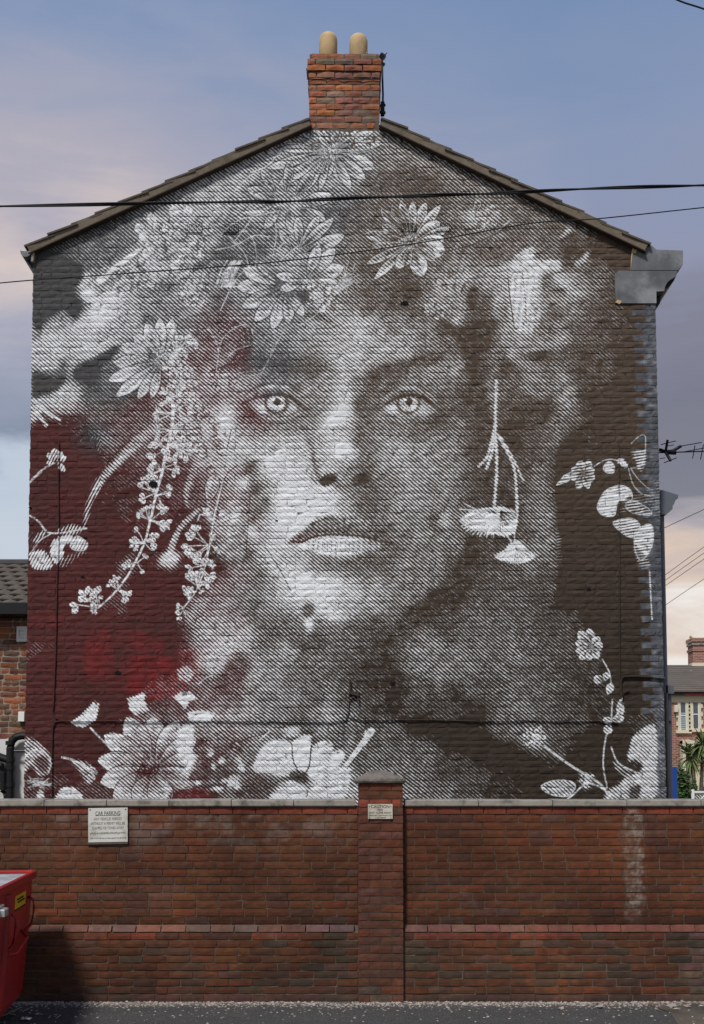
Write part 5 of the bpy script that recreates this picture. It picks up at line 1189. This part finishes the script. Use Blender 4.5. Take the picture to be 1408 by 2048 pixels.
text('ANY VEHICLES PARKED', .038, 0, -.005, 12 * mp_, M['print_faded'], t, W1 * .70); text('WITHOUT A PERMIT WILL BE', .038, 0, -.005, 3 * mp_, M['print_faded'], t, W1 * .86); text('CLAMPED OR TOWED AWAY', .038, 0, -.005, -6 * mp_, M['print_faded'], t, W1 * .80)
m = MB(); rs = random.Random(2)
for row, zc, hh_ in ((0, -16, 5), (1, -26, 3.4)):
    x = -W1 * .45
    while x < W1 * .44:
        l = rs.uniform(.004, .013); m.box(x, x + l * .6, -.0053, -.004, (zc - hh_ * rs.uniform(.1, .5)) * mp_, (zc + hh_ * rs.uniform(.1, .5)) * mp_); x += l
m.put('worn_lettering', M['print_faded'], t)
m = MB(); c1 = at(216, 1688, WY); m.box(-W1 * .52, W1 * .5, .0, .02, -H1 * .5 - .022, -H1 * .5 - .002, .003); m.put('backing_strip', M['mortar'], t)
SY2 = PYF - .012; c0 = at(760.5, 1623, SY2); W2, H2 = (785 - 736) / FPX * SY2, (1637.5 - 1608) / FPX * SY2
t = thing('caution_sign', 'small pale caution sign about anti climb paint screwed to the brick pier', 'sign', c0)
m = MB(); m.box(-W2 / 2, W2 / 2, -.003, .003, -H2 / 2, H2 / 2, .001); m.put('panel', plain('sign_cream_metal', (.52, .48, .40), .5, .1, 14, .1, dirt=(.30, .26, .20)), t)
for sx in (-1, 1):
    for sz in (-1, 1):
        m = MB(); m.tube([(sx * W2 * .43, -.006, H2 * (.34 if sz > 0 else -.42)), (sx * W2 * .43, .006, H2 * (.34 if sz > 0 else -.42))], .005, 8); m.put('screw', M['metal'], t)
text('CAUTION', .040, 0, -.004, H2 * .32, M['print_black'], t, W2 * .74); text('PC99', .020, 0, -.004, H2 * .10, M['print'], t, W2 * .22); text('ANTI CLIMB PAINT', .026, 0, -.004, -H2 * .09, M['print_black'], t, W2 * .92); text('SPENCER COATINGS LTD', .018, 0, -.004, -H2 * .27, M['print'], t, W2 * .92); text('01224 788400', .014, 0, -.004, -H2 * .42, M['print'], t, W2 * .44)

# ------------------------------------------------------------------ red waste container
M['red'] = plain('red_container_paint', (.36, .012, .016), .42, .22, 3, .12, dirt=(.20, .010, .012), spec=.4); M['binner'] = plain('container_inside', (.36, .37, .38), .7, .25, 7, .4, dirt=(.2, .2, .2)); M['yellow'] = plain('yellow_label', (.62, .42, .02), .5, .08, 8, .05); M['zinc'] = plain('galvanised_steel', (.42, .42, .41), .45, .2, 20, .2, metal=.5)
bn = thing('waste_container', 'big red open waste container with tapering sides and a yellow label', 'container', (-2.915, 10.60, 0)); bn.rotation_euler = (0, 0, R(7.5))
Lb, Wb, Hb = 2.5, 1.5, 1.262       # along -y, along -x, height; local origin = back right corner, on the ground
def ringb(ins, z, fr=None): 
    i = ins; return [(-i * .75, -i, z), (-i * .75, -Lb + i, z), (-Wb + i, -Lb + i, z), (-Wb + i, -i, z)]
m = MB(); outer = [ringb(.15, .14), ringb(.12, .2), ringb(.08, .62), ringb(.05, 1.0), ringb(.042, 1.2)]
m.loft(outer, False); m.add(outer[0], [(0, 1, 2, 3)])
m.put('tub', M['red'], bn)
m = MB(); m.loft([ringb(.055, 1.16), ringb(.075, 1.0), ringb(.13, .6), ringb(.2, .22)], False); m.add(ringb(.2, .22), [(0, 1, 2, 3)]); m.put('inside', M['binner'], bn)
m = MB(); rs = random.Random(9); nx_, ny_ = 8, 12
m.add([(-.04 - (Wb - .08) * i / nx_, -.04 - (Lb - .08) * j / ny_, Hb - .028 + rs.uniform(-.008, .008)) for j in range(ny_ + 1) for i in range(nx_ + 1)], [(j * (nx_ + 1) + i, j * (nx_ + 1) + i + 1, (j + 1) * (nx_ + 1) + i + 1, (j + 1) * (nx_ + 1) + i) for j in range(ny_) for i in range(nx_)]); m.put('lid', M['binner'], bn, fix=False)
m = MB()
for a, b in (((0, 0), (0, -Lb)), ((0, -Lb), (-Wb, -Lb)), ((-Wb, -Lb), (-Wb, 0)), ((-Wb, 0), (0, 0))):
    x0, x1 = min(a[0], b[0]) - .0, max(a[0], b[0]) + .0; y0, y1 = min(a[1], b[1]), max(a[1], b[1]); e = .034
    if x1 - x0 < .01: x0, x1 = (x0 - e, x0) if x0 > -.5 else (x0, x0 + e)
    if y1 - y0 < .01: y0, y1 = (y0 - e, y0) if y0 > -.5 else (y0, y0 + e)
    if x1 - x0 > .5: x0 += e + .001; x1 -= e + .001
    m.box(x0, x1, y0, y1, 1.19, Hb, .008)
m.put('rim', M['red'], bn)
def side_x(z): return -.75 * float(np.interp(z, [.14, .2, .62, 1.0, 1.2], [.15, .12, .08, .05, .042]))
for y0 in (-1.36, -2.2):
    m = MB(); m.loft([[(side_x(z) + .028 - .0, y0 - .03, z), (side_x(z) + .028, y0 + .03, z), (side_x(z) - .01, y0 + .05, z), (side_x(z) - .01, y0 - .05, z)] for z in (.24, .6, 1.0, 1.16)]); m.put('rib', M['red'], bn)
for y0, z0_, z1_ in ((-.24, .74, 1.04), (-1.24, .68, 1.0)):
    m = MB(); m.tube([(side_x(z1_), y0, z1_), (side_x(z1_) + .045, y0 - .015, z1_ - .02), (side_x(z1_) + .06, y0 - .04, (z0_ + z1_) / 2 + .05), (side_x(z0_) + .055, y0 - .05, z0_ + .06), (side_x(z0_), y0 - .12, z0_)], .013, 8); m.put('handle', M['red'], bn, smooth=True)
m = MB(); m.tube([(side_x(.72), -.52, .78), (side_x(.70) + .07, -.58, .72), (side_x(.66) + .07, -1.15, .66), (side_x(.66), -1.22, .66)], .013, 8); m.put('handle', M['red'], bn, smooth=True)
m = MB(); m.loft([[(side_x(z) + .003, -.98, z), (side_x(z) + .003, -.42, z), (side_x(z) - .004, -.42, z), (side_x(z) - .004, -.98, z)] for z in (1.0, 1.11)]); lb_ = m.put('label_sticker', M['yellow'], bn)
m = MB(); m.loft([[(side_x(z) + .004, -.98, z), (side_x(z) + .004, -.42, z), (side_x(z) - .004, -.42, z), (side_x(z) - .004, -.98, z)] for z in (.985, .998)])
for j in range(2):
    for k_ in range(6): y = -.9 + k_ * .06 + j * .05; m.box(side_x(1.03) + .001, side_x(1.03) + .010, y, y + .036, 1.07 - j * .025, 1.083 - j * .025)
q = m.put('label_print', M['print_black'], lb_)
m = MB(); m.box(-.04, .05, -2.3, -2.02, 1.06, 1.15, .008); m.box(.05, .09, -2.25, -2.08, 1.07, 1.13, .008); m.put('lifting_pin', M['zinc'], bn)
for x, y in ((-.36, -.36), (-.36, -2.1), (-1.15, -.36), (-1.15, -2.1)):
    m = MB(); m.tube([(x - .025, y, .085), (x + .025, y, .085)], .085, 16); q = m.put('wheel', M['black'], bn); m = MB(); m.box(x - .045, x + .045, y - .03, y + .03, .08, .20, .004); qq = m.put('fork', M['zinc'], q)
# litter
for px, py, s, lab in ((62, 2033, .055, 'crumpled scrap of white paper on the tarmac beside the red container'),):
    Y = EYE * FPX / (py - 1580); x = (px - 704) / FPX * Y; m = MB(); rs = random.Random(5); n = 4
    vs = [((i - 1.5) * s * .5 + rs.uniform(-.01, .01), (j - 1.5) * s * .5 + rs.uniform(-.01, .01), rs.uniform(.004, .03)) for j in range(4) for i in range(4)]
    m.add(vs, [(j * 4 + i, j * 4 + i + 1, j * 4 + i + 5, j * 4 + i + 4) for j in range(3) for i in range(3)]); o = m.put('paper', M['whiteplastic'], fix=False); o.location = (x, Y, .004); tag(o, lab, 'paper')
m = MB(); rs = random.Random(8)
for i in range(14):
    x = rs.uniform(-3.2, -2.55); y = rs.uniform(9.7, 10.5); a = rs.uniform(0, 6.28); l = rs.uniform(.05, .16)
    m.tube([(x, y, .012), (x + l * .5 * math.cos(a), y + l * .5 * math.sin(a), .03), (x + l * math.cos(a + .5), y + l * math.sin(a + .5), .012)], .005, 4)
tag(m.put('plant_debris', plain('dry_stalks', (.22, .20, .15), .9, .3, 20, .2), None, 'stuff'), 'dry stalks and litter scattered beside the red container', 'debris')

# ------------------------------------------------------------------ lower house at the left
OY = 14.9
oh = thing('rear_house', 'lower red brick house with a brown tiled roof beside the mural gable', 'house', (-6, OY + 2, 0)); oh_inv = Matrix.Translation((6, -(OY + 2), 0))
def op(o): o.parent = oh; o.matrix_parent_inverse = oh_inv; return o
def oz(py): return at(0, py, OY)[2]
def ox(px, py=1400): return at(px, py, OY)[0]
oxr = ox(60); zw = oz(1478)
m = MB(); m.box(-10, oxr, OY + .01, OY + 5, zw, oz(1222)); op(m.put('wall', M['mortar_pale']))
m = MB(); m.box(-10, oxr, OY - .012, OY + 5, 0, zw - .002); op(m.put('rendered_wall', M['white']))
M['ob1'] = brick_material('rear_brick', True, None, (.33, .25, .19), .4); M['ob2'] = brick_material('rear_brickwork', False, None, (.33, .25, .19), .4)
r = np.random.RandomState(41); L = []; h = .0775; n = int((oz(1236) - zw) / h)
for i in range(n + 1):
    for x, w_ in course_bricks(-9.5, oxr - .01, r, i % 2, .23, .4, .012):
        L.append(dict(x=x, y=OY, z=zw + (i + .5) * h, w=w_, h=h - .014, c=vary([(.24, .085, .042), (.17, .072, .046), (.13, .075, .052), (.28, .10, .045)][r.choice(4)], r, .25)))
L.sort(key=lambda b: (b['x'] < ox(-30), b['z']))
nv = sum(b['x'] >= ox(-30) for b in L); before = set(bpy.data.objects)
lay(L, min(nv, 150), 'brick', M['ob1'], M['ob2'], None, r, jit=.004, rnd=.005)
for o in set(bpy.data.objects) - before: op(o)
# roof facing the viewer
e0 = Vector((0, OY - .22, oz(1216))); rz = at(0, 1128, OY + 1.55)[2]; e1 = Vector((0, OY + 1.55, rz)); sl = e1 - e0
m = MB(); m.prism_x([(e0.y, e0.z - .06), (e1.y, e1.z - .06), (e1.y + 1.6, e0.z - .06)], -10, oxr + .03); rf = op(m.put('roof', M['slate']))
nr = 9; up = sl.normalized(); nrm = Vector((0, -up.z, up.y)); nrm = nrm if nrm.z > 0 else -nrm
tile_me = None
for i in range(nr):
    a = e0 + sl * (i / nr) - up * .02; b = e0 + sl * ((i + 1) / nr) + up * .05
    for j in range(8):
        x1 = oxr + .02 - j * .20 - (.1 if i % 2 else 0); x0 = x1 - .196
        tm = MB(); n4 = 4; rings = []
        for t_ in range(n4 + 1):
            f = t_ / n4; x = x0 + (x1 - x0) * f; zo = .022 * math.sin(f * math.pi) + r.uniform(-.002, .002)
            rings.append([a + nrm * (.012 + zo), b + nrm * (-.012 + zo), b + nrm * (-.03 + zo), a + nrm * (-.012 + zo)])
            rings[-1] = [(x, p_.y, p_.z) for p_ in rings[-1]]
        tm.loft(rings); o = tm.put('tile', M['slate']); o.parent = rf
    tm = MB(); x1 = oxr - 1.7; tm.loft([[(xx, p_.y, p_.z) for p_ in (a + nrm * .02, b, b - nrm * .03, a)] for xx in (-10, x1)]); o = tm.put('tile_course', M['slate']); o.parent = rf
m = MB(); m.tube([(-10, e1.y, e1.z + .0), (oxr + .03, e1.y, e1.z + .0)], .07, 10); op(m.put('ridge', plain('ridge_tile', (.06, .058, .06), .9, .3, 10, .4)))
m = MB(); m.box(-10, oxr + .02, OY - .30, OY - .19, oz(1236), oz(1212), .01); m.box(-10, oxr + .02, OY - .19, OY + .0, oz(1236) - .0, oz(1222)); op(m.put('gutter', M['black']))
m = MB(); Yp = OY - .03; m.box(at(33, 1268, Yp)[0], at(54, 1268, Yp)[0], Yp, OY + .005, oz(1284), oz(1253), .006); pq = op(m.put('plaque', M['whiteplastic']))
m = MB(); xq = at(41, 1268, Yp)[0]
for a, b, c_, d_ in ((-.02, .03, .05, .045), (-.02, -.02, .05, -.01), (-.02, -.05, -.012, .06), (.0, -.06, .05, -.05)): m.box(xq + a, xq + c_, Yp - .005, Yp + .001, oz(1268) + min(b, d_), oz(1268) + max(b, d_) )
q = m.put('raised_mark', M['white']); q.parent = pq
m = MB(); m.box(at(38, 1434, Yp)[0], at(50, 1434, Yp)[0], Yp - .04, OY, oz(1444), oz(1424), .006); op(m.put('alarm_box', M['whiteplastic']))
Yp = OY - .12
def pv(px, py): return Vector(at(px, py, Yp))
m = MB(); m.tube([pv(56, 1472), pv(44, 1471), pv(32, 1474), pv(24, 1482), pv(20.5, 1496), pv(20.5, 1640)], .052, 12)
for py in (1486, 1520, 1536, 1570): m.tube([pv(20.5, py - 4) , pv(20.5, py + 4)], .062, 12)
m.tube([pv(-30, 1500), pv(0, 1514), pv(18, 1520)], .05, 12); m.tube([pv(20, 1502), pv(56, 1502)], .016, 8); m.tube([pv(4, 1580), pv(12, 1590), pv(14, 1640)], .035, 10); m.tube([pv(-10, 1530), pv(2, 1532), pv(6, 1545), pv(6, 1580)], .05, 12); m.box(pv(-10, 0).x, pv(10, 0).x, Yp - .1, Yp + .1, pv(0, 1560).z, pv(0, 1535).z, .01)
op(m.put('soil_pipe', M['black'], smooth=False))

# ------------------------------------------------------------------ terrace house far right
FY = 48.0
th = thing('terrace_house', 'distant red brick terrace house with cream window surrounds and a grey tiled roof', 'house', (18, FY + 4, 0)); th_inv = Matrix.Translation((-18, -(FY + 4), 0))
def tp(o): o.parent = th; o.matrix_parent_inverse = th_inv; return o
def f3(px, py, Y=FY): return at(px, py, Y)
def fx(px): return at(px, 1500, FY)[0]
def fz(py): return at(0, py, FY)[2]
k = NT('far_brickwork'); bt = k.n('ShaderNodeTexBrick'); sp = k.n('ShaderNodeSeparateXYZ'); k.set(sp.inputs[0], k.pos()); cb_ = k.n('ShaderNodeCombineXYZ'); k.set(cb_.inputs[0], sp.outputs[0]); k.set(cb_.inputs[1], sp.outputs[2]); k.set(bt.inputs[0], cb_.outputs[0])
bt.inputs['Scale'].default_value = 1.; bt.inputs['Brick Width'].default_value = .225; bt.inputs['Row Height'].default_value = .075; bt.inputs['Mortar Size'].default_value = .012; bt.inputs['Color1'].default_value = (.19, .058, .042, 1); bt.inputs['Color2'].default_value = (.28, .11, .08, 1); bt.inputs['Mortar'].default_value = (.36, .27, .22, 1); M['farbrick'] = k.done(bt.outputs['Color'], .9)
m = MB(); m.box(fx(1330), fx(1408) + 9, FY, FY + 8, 0, fz(1392)); tp(m.put('wall', M['farbrick']))
m = MB(); m.box(fx(1330), fx(1408) + 9, FY - .06, FY + .1, fz(1405), fz(1391)); tp(m.put('eaves_band', M['cream']))
m = MB(); m.box(fx(1330), fx(1367), FY - .3, FY - .061, fz(1391), fz(1383)); tp(m.put('gutter', M['black'])); m = MB(); m.box(fx(1367) + .002, fx(1408) + 9, FY - .3, FY - .061, fz(1391), fz(1381)); tp(m.put('gutter', M['maroon']))
ze, zr = fz(1384), at(0, 1331, FY + 3.6)[2]
M['farroof'] = plain('grey_roof_tile', (.125, .108, .092), .85, .3, 1.5, .3)
m = MB(); m.prism_x([(FY - .34, ze - .05), (FY + 3.6, zr - .05), (FY + 8.2, ze - .05)], fx(1340) - .2, fx(1408) + 9); rf = tp(m.put('roof', M['farroof']))
nr = 13
for i in range(nr):
    y0, y1 = FY - .36 + 3.96 * i / nr, FY - .36 + 3.96 * (i + 1) / nr; za, zb = ze + (zr - ze) * i / nr, ze + (zr - ze) * (i + 1) / nr
    # hip end: courses start further right the higher they lie
    xs = fx(1338) + (fx(1378) - fx(1338)) * (i / nr) * 1.0
    mm = MB(); mm.prism_x([(y0, za - .02), (y0, za + .055), (y1 + .05, zb + .03), (y1 + .05, zb - .02)], xs, fx(1408) + 9); q = mm.put('tile_course', M['farroof']); q.parent = rf
mm = MB(); mm.add([f3(1347, 1379, FY + .3), f3(1372, 1352, FY + 2.2), f3(1384, 1340, FY + 2.7), f3(1352, 1349, FY + 2.7)], [(0, 1, 2, 3)]); q = mm.put('glass_roof', plain('pale_glass_roof', (.42, .45, .48), .25, .1, 2, .02), fix=True); q.parent = rf
# chimney of the terrace
cY = FY + 3.4; ca, cb2 = at(1386, 1300, cY)[0], at(1386, 1300, cY)[0] + 1.1
m = MB(); m.box(ca, cb2, cY, cY + .8, at(0, 1345, cY)[2], at(0, 1284, cY)[2]); o = tp(m.put('chimney', M['farbrick']))
for pya, pyb, e in ((1290, 1286, .05), (1284, 1276, .07), (1302, 1297, .04)):
    m = MB(); m.box(ca - e, cb2 + e, cY - e, cY + .8 + e, at(0, pya, cY)[2], at(0, pyb, cY)[2]); q = m.put('corbel', M['farbrick'] if pya != 1290 else M['stone']); q.parent = o
m = MB(); m.box(ca - .06, cb2 + .06, cY - .06, cY + .5, at(0, 1334, cY)[2], at(0, 1326, cY)[2]); q = m.put('flashing', M['cream']); q.parent = o
m = MB(); m.tube([(ca + .05, cY + .1, at(0, 1278, cY)[2]), (ca - .1, cY + .1, at(0, 1272, cY)[2])], .06, 6); q = m.put('chimney_pot', M['pot']); q.parent = o
def window(px_a, px_b, py_a, py_b, blind):
    xa, xb, za, zb = fx(px_a), fx(px_b), fz(py_b), fz(py_a); s = .09
    mm = MB(); mm.box(xa - s, xa, FY - .05, FY + .02, za, zb); mm.box(xb, xb + s, FY - .05, FY + .02, za, zb); mm.box(xa - s, xb + s, FY - .05, FY + .02, zb + .002, zb + .16)
    for i in range(7):
        if i % 2: zq = za + (zb - za) * i / 7; mm.box(xa - s - .07, xa - s - .002, FY - .045, FY + .02, zq, zq + (zb - za) / 7); mm.box(xb + s + .002, xb + s + .07, FY - .045, FY + .02, zq, zq + (zb - za) / 7)
    o = tp(mm.put('window', M['cream']))
    mm = MB(); mm.box(xa - s - .1, xb + s + .1, FY - .12, FY + .02, za - .14, za - .002); q = mm.put('sill', M['cream']); q.parent = o
    mm = MB(); t_ = .035
    mm.box(xa + .002, xa + t_, FY - .03, FY + .01, za, zb); mm.box(xb - t_, xb - .002, FY - .03, FY + .01, za, zb); mm.box(xa + t_, xb - t_, FY - .031, FY + .01, (za + zb) / 2 - .02, (za + zb) / 2 + .02); mm.box(xa + t_, xb - t_, FY - .031, FY + .01, zb - .05, zb - .002); q = mm.put('frame', M['whiteplastic']); q.parent = o
    mm = MB(); mm.box(xa + t_, xb - t_, FY - .012, FY + .015, za, zb - .05); q = mm.put('pane', M['glass']); q.parent = o
    if blind:
        for i in range(8): mm = MB(); zq = za + .02 + i * (zb - za) * .075; mm.box(xa + t_ + .005, xb - t_ - .005, FY - .018, FY - .0125, zq, zq + (zb - za) * .055); q = mm.put('blind_slat', M['blind']); q.parent = o
window(1361, 1374, 1402, 1460, True); window(1386, 1399, 1400, 1457, False); window(1424, 1437, 1402, 1460, True)
m = MB(); m.box(fx(1351) - .05, fx(1356), FY - .16, FY, fz(1425), fz(1411), .02); tp(m.put('alarm_box', M['cream']))
m = MB(); m.box(fx(1360), fx(1366), FY - .4, FY, 0, fz(1482)); m.box(fx(1360), fx(1408) + 2, FY - .42, FY, fz(1488), fz(1480)); m.box(fx(1378), fx(1383), FY - .4, FY, 0, fz(1488) - .002); tp(m.put('porch', M['cream']))
m = MB(); m.box(fx(1367), fx(1377), FY - .05, FY + .03, 0, fz(1492)); q = tp(m.put('door', M['maroon'])); mm = MB(); mm.tube([(fx(1369), FY - .08, .9), (fx(1369), FY - .08, 1.05)], .03, 6); mm.put('handle', M['zinc'], None).parent = q
m = MB(); m.box(fx(1383) + .01, fx(1408) + 2, FY - .2, FY + .0, 0, fz(1540)); m.box(fx(1383) + .01, fx(1408) + 2, FY - .25, FY - .0, fz(1540) + .002, fz(1534)); tp(m.put('bay_front', M['cream']))
# cream gate pillar and blue board, lattice fence, bush, palm
Yq = 30.; m = MB(); m.box(at(1343, 1560, Yq)[0], at(1354.5, 1560, Yq)[0], Yq, Yq + .06, .02, at(0, 1534, Yq)[2]); o = m.put('panel', M['blue']); o.name = 'blue_board'; tag(o, 'plain blue board standing past the right corner of the gable house', 'board')
m = MB(); Yf = 36.
xa, xb = at(1383, 1590, Yf)[0], at(1408, 1590, Yf)[0] + 3; za, zb = -.0, at(0, 1582, Yf)[2]
fence = thing('lattice_fence', 'low white lattice fence in front of the distant bush', 'fence', (xa, Yf, 0))
m.box(0, xb - xa, -.03, .03, zb - .06, zb); m.put('rail', M['whiteplastic'], fence)
m = MB()
for i in range(40):
    x = i * .1
    if x + .5 > xb - xa: break
    m.tube([(x, 0, zb - .55), (x + .5, 0, zb - .06)], .016, 4); m.tube([(x + .5, .02, zb - .55), (x, .02, zb - .06)], .016, 4)
m.put('lattice', M['whiteplastic'], fence)
for i in range(3): m = MB(); m.box(i * 1.4, i * 1.4 + .08, -.04, .04, -.02, zb + .05); m.put('post', M['whiteplastic'], fence)
def leaf_material(name, a, b):
    k = NT(name); g = k.n('ShaderNodeNewGeometry'); c = k.mix(g.outputs['Random Per Island'], a, b); return k.done(c, .6)
M['leaf'] = leaf_material('bush_leaf', (.018, .040, .010), (.07, .13, .035)); M['palmleaf'] = leaf_material('palm_leaf', (.05, .085, .022), (.15, .19, .07)); M['bark'] = plain('palm_bark', (.16, .12, .085), .95, .3, 6, .6)
def bush(lab, px0_, px1_, pyt, Y, seed, n=1500):
    x0, x1, zt_ = at(px0_, 1580, Y)[0], at(px1_, 1580, Y)[0], at(0, pyt, Y)[2]; rs = random.Random(seed)
    t = thing('garden_bush', lab, 'bush', ((x0 + x1) / 2, Y, 0), 'garden bushes behind the boundary wall'); hw_ = (x1 - x0) / 2; m = MB()
    cl = [(rs.uniform(-.6, .6), rs.uniform(-.5, .5), rs.uniform(.3, .75), rs.uniform(.3, .45)) for _ in range(9)]
    for i in range(n):
        cx, cy, cz, cr = rs.choice(cl); d = Vector((rs.gauss(0, 1), rs.gauss(0, 1), rs.gauss(0, 1))).normalized() * cr * rs.uniform(.6, 1.08)
        c_ = Vector(((cx + d.x) * hw_, (cy + d.y) * hw_, max(.03, (cz + d.z) * zt_))); u_ = Vector((rs.gauss(0, 1), rs.gauss(0, 1), rs.gauss(0, .6))).normalized(); v_ = u_.orthogonal().normalized(); s = rs.uniform(.05, .09)
        m.add([c_ - u_ * s, c_ - v_ * s * .45, c_ + u_ * s, c_ + v_ * s * .45], [(0, 1, 2, 3)])
    m.put('foliage', M['leaf'], t, fix=False); m = MB()
    for i in range(5): m.tube([(rs.uniform(-.1, .1), rs.uniform(-.1, .1), 0), (rs.uniform(-.4, .4) * hw_, rs.uniform(-.3, .3) * hw_, zt_ * .7)], .03, 5, r1=.01)
    m.put('stem', M['bark'], t)
bush('dense dark green bush beside the blue board below the terrace house', 1349, 1402, 1541, 37.5, 1, 4200); bush('greyer low bush behind the white lattice fence', 1390, 1440, 1560, 38.5, 2, 1200)
pt = thing('palm_tree', 'spiky green palm in front of the distant terrace house', 'palm tree', (at(1397, 1560, 41)[0], 41, 0)); px_, pz_ = at(1397, 1560, 41)[0], 0
rs = random.Random(6)
heads = [(at(1382, 1512, 41), 1.25), (at(1406, 1488, 41), 1.2), (at(1424, 1505, 41), 1.1)]
m = MB(); m.tube([(0, 0, 0), (0, 0, .9), (.05, 0, 1.3)], .12, 8, r1=.09)
for (hx, hy, hz), s in heads: m.tube([(.03, 0, 1.15), ((hx - px_) * .6, 0, (1.2 + hz) / 2), (hx - px_, 0, hz)], .08, 7, r1=.06)
m.put('trunk', M['bark'], pt); nleaf = 0
for (hx, hy, hz), s in heads:
    for i in range(95):
        d = Vector((rs.gauss(0, 1), rs.gauss(0, 1), rs.gauss(.15, .9))).normalized(); l = s * rs.uniform(.5, .8); o_ = Vector((hx - px_, 0, hz)); w_ = d.cross(Vector((0, 0, 1)));
        w_ = (w_.normalized() if w_.length > .01 else Vector((1, 0, 0))) * .04
        a, b, c_ = o_ + d * .06, o_ + d * l * .6, o_ + d * l + Vector((0, 0, -.22 * l * (1.2 - abs(d.z))))
        m = MB(); m.add([a - w_ * .6, a + w_ * .6, b + w_, b - w_, c_], [(0, 1, 2, 3), (3, 2, 4)]); m.put('leaf', M['palmleaf'], pt, fix=False)

# ------------------------------------------------------------------ aerial and wires
AY = GY + .9
ta = thing('tv_aerial', 'black television aerial with thin rods sticking out past the grey corner', 'aerial', at(1320, 905, AY)); a0 = Vector(at(1320, 905, AY))
def av(px, py, dy=0): return Vector(at(px, py, AY)) - a0 + Vector((0, dy, 0))
m = MB(); m.tube([av(1300, 906), av(1430, 902)], .008, 6); m.put('boom', M['metal'], ta)
m = MB(); m.tube([av(1318, 899), av(1332, 904), av(1345, 902), av(1362, 892)], .022, 6); m.tube([av(1332, 904), av(1352, 905)], .03, 6); m.put('dipole', M['metal'], ta)
m = MB(); m.tube([av(1333, 882, -.05), av(1331, 904, 0)], .018, 6); m.tube([av(1331, 904, 0), av(1339, 924, -.05)], .018, 6); m.put('reflector', M['metal'], ta)
for a, b in (((1318, 894), (1356, 877)), ((1330, 897), (1352, 885)), ((1316, 922), (1334, 911)), ((1324, 930), (1358, 911)), ((1352, 898), (1408, 880)), ((1360, 909), (1420, 890)), ((1385, 896), (1390, 912)), ((1402, 894), (1406, 914))):
    m = MB(); m.tube([av(*a, -.1), av(*b, .1)], .006, 5); m.put('rod', M['metal'], ta)
def wire(lab, pts, Y, rad, sag=0., strands=1, group='overhead cables', dY=0):
    m = MB(); P = []
    n = 60
    pts = [Vector(at(*p_, Y + dY * i / max(1, len(pts) - 1))) for i, p_ in enumerate(pts)]
    cum = [0.]
    for a, b in zip(pts, pts[1:]): cum.append(cum[-1] + (b - a).length)
    sp_ = smooth([tuple(p_) for p_ in pts], 12) if len(pts) > 2 else None
    P = [Vector(tuple(q_)) for q_ in sp_] if sp_ is not None else [pts[0] + (pts[1] - pts[0]) * (i / 20) - Vector((0, 0, sag * 4 * (i / 20) * (1 - i / 20))) for i in range(21)]
    o0 = P[0].copy()
    for s_ in range(strands):
        ph = s_ * 2.6
        m.tube([p_ - o0 + (Vector((0, math.cos(i * .16 + ph), math.sin(i * .16 + ph))) * rad * .75 if strands > 1 else Vector((0, 0, 0))) for i, p_ in enumerate(P)], rad * (1 if strands == 1 else .72), 6)
    o = m.put('overhead_cable', M['cable'], smooth=False); o.location = o0; tag(o, lab, 'cable', group)
wire('thick black twisted cable stretched right across the crown of the mural', [(-320, 424), (-100, 415), (0, 412), (240, 408), (480, 404), (560, 403), (660, 398), (780, 394), (900, 389), (1000, 386), (1130, 380), (1280, 374), (1408, 370), (1520, 366), (1700, 360)], 9.2, .0105, 0, 2)
wire('thin black wire rising from left to right below the thick twisted cable', [(-320, 604), (0, 566), (280, 545), (560, 523), (830, 487), (1060, 447), (1200, 437), (1408, 415), (1700, 385)], 10.2, .0052)
wire('short dark wire crossing the top right corner of the sky', [(1270, -40), (1355, 0), (1408, 18), (1560, 70)], 9.0, .007)
wire('lone thin wire in the sky just below the bay cornice', [(1326, 1057), (1408, 1019), (1560, 950)], 26, .007, dY=-3)
for d, lab in ((0, 'uppermost wire of the close trio in the sky right of the grey corner'), (12, 'middle wire of the close trio in the sky right of the grey corner'), (24, 'lowest wire of the close trio in the sky right of the grey corner')):
    wire(lab, [(1326, 1153 + d * .9), (1408, 1094 + d), (1560, 990 + d)], 27, .006, dY=-3)
wire('lowest single wire in the sky above the terrace house chimney', [(1328, 1212), (1408, 1158), (1560, 1060)], 28, .006, dY=-3)
